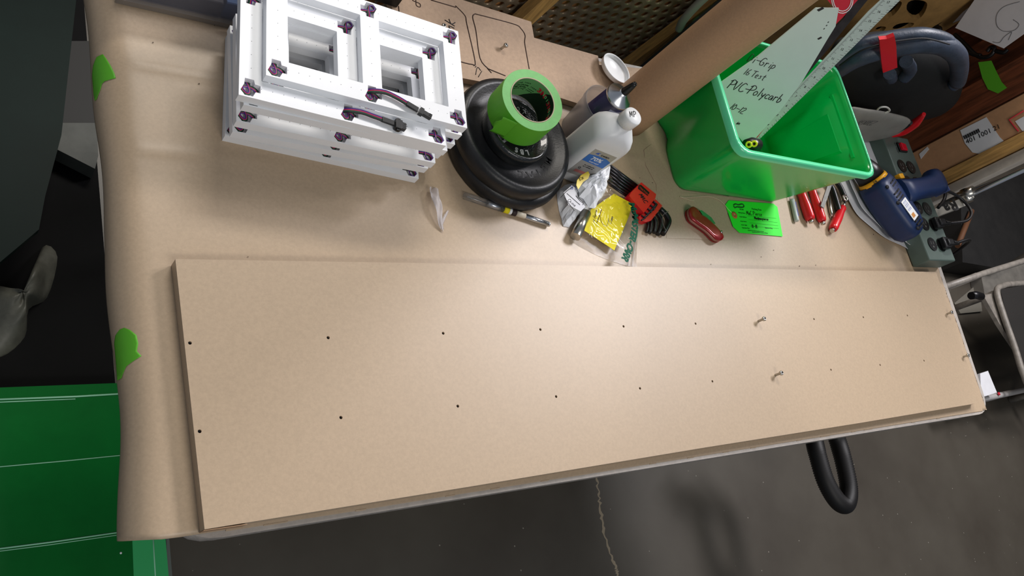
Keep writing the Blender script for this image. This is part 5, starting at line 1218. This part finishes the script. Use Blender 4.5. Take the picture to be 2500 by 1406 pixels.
b = MB(); P3 = [at(u, v, zg - .01) for u, v in ((404, 1290), (412, 1300), (436, 1600), (420, 1600))]; b.prism([(p.x, p.y) for p in P3], .001, zg - .01); b.build('grey_edging', mat('grey_edging', (104, 112, 108), .5), ga)
dg = thing('dark_glass_panel', at(60, 300, .0), 'dark green tinted panel lying beyond the left end of the table', 'panel')
P = [at(u, v, .12) for u, v in ((-200, -150), (215, -150), (186, 0), (150, 330), (110, 480), (95, 560), (0, 640), (-200, 640))]
b = MB(); b.prism([(p.x, p.y) for p in P], .105, .12); b.build('panel', dk_green, dg)
b = MB(); b.prism([(p[0], p[1]) for p in [(P[0].x + .05, P[0].y - .05), (P[1].x - .03, P[1].y - .05), (P[5].x - .01, P[5].y + .05), (P[7].x + .05, P[7].y + .05)]], .001, .105); b.build('support', black_pl, dg)
dw = slab('white_tray', [(142, 300), (236, 300), (240, 380), (232, 412), (134, 362)], .05, .04, dull_w, None, loc=at(190, 340, 0)); tag(dw, 'dull white board lying on the dark floor left of the table', 'board')
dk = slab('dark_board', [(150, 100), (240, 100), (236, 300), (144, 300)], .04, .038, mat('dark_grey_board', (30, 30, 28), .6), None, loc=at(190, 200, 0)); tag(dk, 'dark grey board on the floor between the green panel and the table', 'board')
wb = thing('plastic_wrap', at(60, 700, 0), 'crumpled translucent plastic wrap on the dark floor left of the board', 'plastic wrap')
def fblob(px, h, m, seed, name, par):
    C2 = [at(u, v, 0) for u, v in px]; c = sum(C2, Vector()) / len(C2); O = clean(C2, 4, True); b = MB(); R_ = []
    for k in range(16):
        t = k / 15; R_.append([Vector((p.lerp(c, t * .97).x, p.lerp(c, t * .97).y, .002 + h * (1 - (1 - t) ** 2) * (1 + .5 * noise.noise(Vector((p.x * 14, p.y * 14, t * 2 + seed)))))) for p in O])
    b.rings(R_); return b.build(name, m, par)
wrapm = mat('wrap_plastic', (96, 96, 86), .45, noise_amt=.3, nscale=20, bump=.8, bscale=20)
fblob([(104, 602), (144, 625), (118, 728), (70, 760), (60, 830), (0, 880), (-60, 860), (-60, 700), (0, 705), (50, 728), (80, 728)], .05, wrapm, 1, 'wrap', wb)
# black ribbed hose
hs_ = thing('vacuum_hose', at(2000, 1150, 0), 'black ribbed vacuum hose looping out from under the table', 'hose')
hp = clean([at(u, v, h) for u, v, h in ((1960, 980, .34), (1984, 1060, .30), (1996, 1110, .30), (2016, 1175, .30), (2044, 1222, .30), (2066, 1230, .30), (2072, 1190, .30), (2058, 1120, .30), (2040, 1060, .30), (2015, 980, .34))], 24)
hp2 = []; rr2 = []
tot = 0
for i, p in enumerate(hp):
    hp2.append(p); rr2.append(.0205 + (.0018 if i % 2 else 0))
b = MB(); b.tube(hp2, rr2, 18); b.build('ribbed_tube', hose_m, hs_)
# step stool
sz = .22
stl = thing('step_stool', at(2470, 800, 0), 'grey metal step stool with dark rubber tread beyond the right end of the table', 'step stool')
def SZ(u, v, z=sz): return at(u, v, z)
b = MB(); P = [SZ(u, v) for u, v in ((2442, 706), (2490, 698), (2640, 690), (2680, 900), (2520, 930), (2496, 905), (2470, 820))]; b.prism([(p.x, p.y) for p in P], sz - .006, sz); b.build('tread', tread_m, stl)
b = MB(); b.tube(clean([SZ(u, v, sz - .004) for u, v in ((2640, 684), (2490, 692), (2448, 698), (2434, 712), (2450, 770), (2478, 850), (2498, 912), (2520, 944), (2600, 950))], 6), .011, 14); b.build('frame_tube', stool_m, stl)
b = MB(); b.prism([(SZ(u, v, sz - .02).x, SZ(u, v, sz - .02).y) for u, v in ((2400, 720), (2436, 715), (2480, 850), (2440, 790))], sz - .035, sz - .02); b.build('side_plate', stool_m, stl)
for (u, v) in ((2440, 712), (2600, 940)):
    b = MB(); p = SZ(u, v, sz - .01); b.tube([p, Vector((p.x, p.y, .002))], .012, 12); b.build('leg', stool_m, stl)
rt = thing('support_tube', at(2400, 680, .3), 'grey tube frame rail reaching out past the right end of the table', 'tube')
b = MB(); b.tube([at(2290, 706, .45), at(2400, 668, .45), at(2560, 618, .45)], .0095, 14); b.build('rail', stool_m, rt)
b = MB(); b.tube([at(2371, 722, .40), at(2382, 720, .40), at(2396, 724, .40)], .012, 12); b.build('rubber_foot', black_pl, rt)
b = MB(); p = at(2385, 673, .45); b.tube([p, Vector((p.x, p.y, .002))], .010, 12); b.build('leg', stool_m, rt)
r2 = thing('lower_tube', at(2450, 960, .2), 'white painted tube near the floor at the right front corner of the table', 'tube')
b = MB(); b.tube([at(2340, 985, .12), at(2440, 965, .12), at(2600, 930, .12)], .0105, 14); b.build('rail', mat('white_tube', (176, 172, 170), .4), r2)
b = MB(); p = at(2452, 962, .12); b.tube([p, Vector((p.x, p.y, .002))], .010, 12); b.build('leg', MATS['white_tube'], r2)
b = MB(); p = at(2432, 963, .125); b.lathe([(.006, 0), (.006, .004), (0, .005)], p + Vector((0, 0, .008)), None, 10); b.build('red_spot', redm, r2)
wp = slab('white_card', [(2393, 912), (2412, 905), (2434, 958), (2396, 970)], .16, .025, paper_w, None, loc=at(2415, 940, .205)); tag(wp, 'small white card on the tube by the front right corner of the table', 'card')
wc = slab('white_carton', [(2396, 676), (2470, 648), (2640, 580), (2660, 640), (2560, 672), (2404, 718)], .05, .048, mat('dull_white_bin', (126, 122, 114), .6, noise_amt=.15, nscale=20), None, loc=at(2450, 640, 0)); tag(wc, 'dull white box standing on the floor behind the grey tube', 'box')
wc2 = slab('cloth_rag', [(2330, 740), (2390, 690), (2398, 760), (2345, 765)], .01, .009, mat('rag', (112, 108, 98), .9), None, loc=at(2365, 740, 0)); tag(wc2, 'grey rag on the floor beside the rubber foot of the tube', 'rag')
dkb = MB(); P = [at(u, v, .10) for u, v in ((2345, 470), (2620, 370), (2620, 540), (2440, 655), (2350, 640))]; dkb.prism([(p.x, p.y) for p in P], .001, .10); dkb.use(black_pl)
o = dkb.build('black_crate', mat('dark_crate', (26, 25, 24), .6, noise_amt=.4, nscale=10), None, loc=at(2450, 520, 0)); tag(o, 'dark grey crate on the floor beyond the power strip', 'crate')
b = MB(); b.tube([at(2338, 600, .112), at(2372, 515, .112)], .011, 10); o = b.build('wooden_stick', mat('orange_wood', (96, 60, 34), .7), None, loc=at(2355, 560, .10)); tag(o, 'orange brown wooden stick lying on the dark crate', 'stick')

fk = MB(); rgf = random.Random(3)
for k in range(46):
    x, y = rgf.uniform(-.02, 1.5), rgf.uniform(.10, .47); a = rgf.uniform(0, 3); l = rgf.uniform(.0006, .0022); z = paper_z(x, y) + .0009
    fk.tube([(x, y, z), (x + l * math.cos(a), y + l * math.sin(a), z)], rgf.uniform(.0003, .0006), 5)
o = fk.build('dust_flecks', mat('dark_fleck', (60, 44, 34), .8), None, loc=(.75, .3, ZT)); tag(o, 'tiny dark flecks scattered over the brown paper cover', 'dust', kind='stuff')
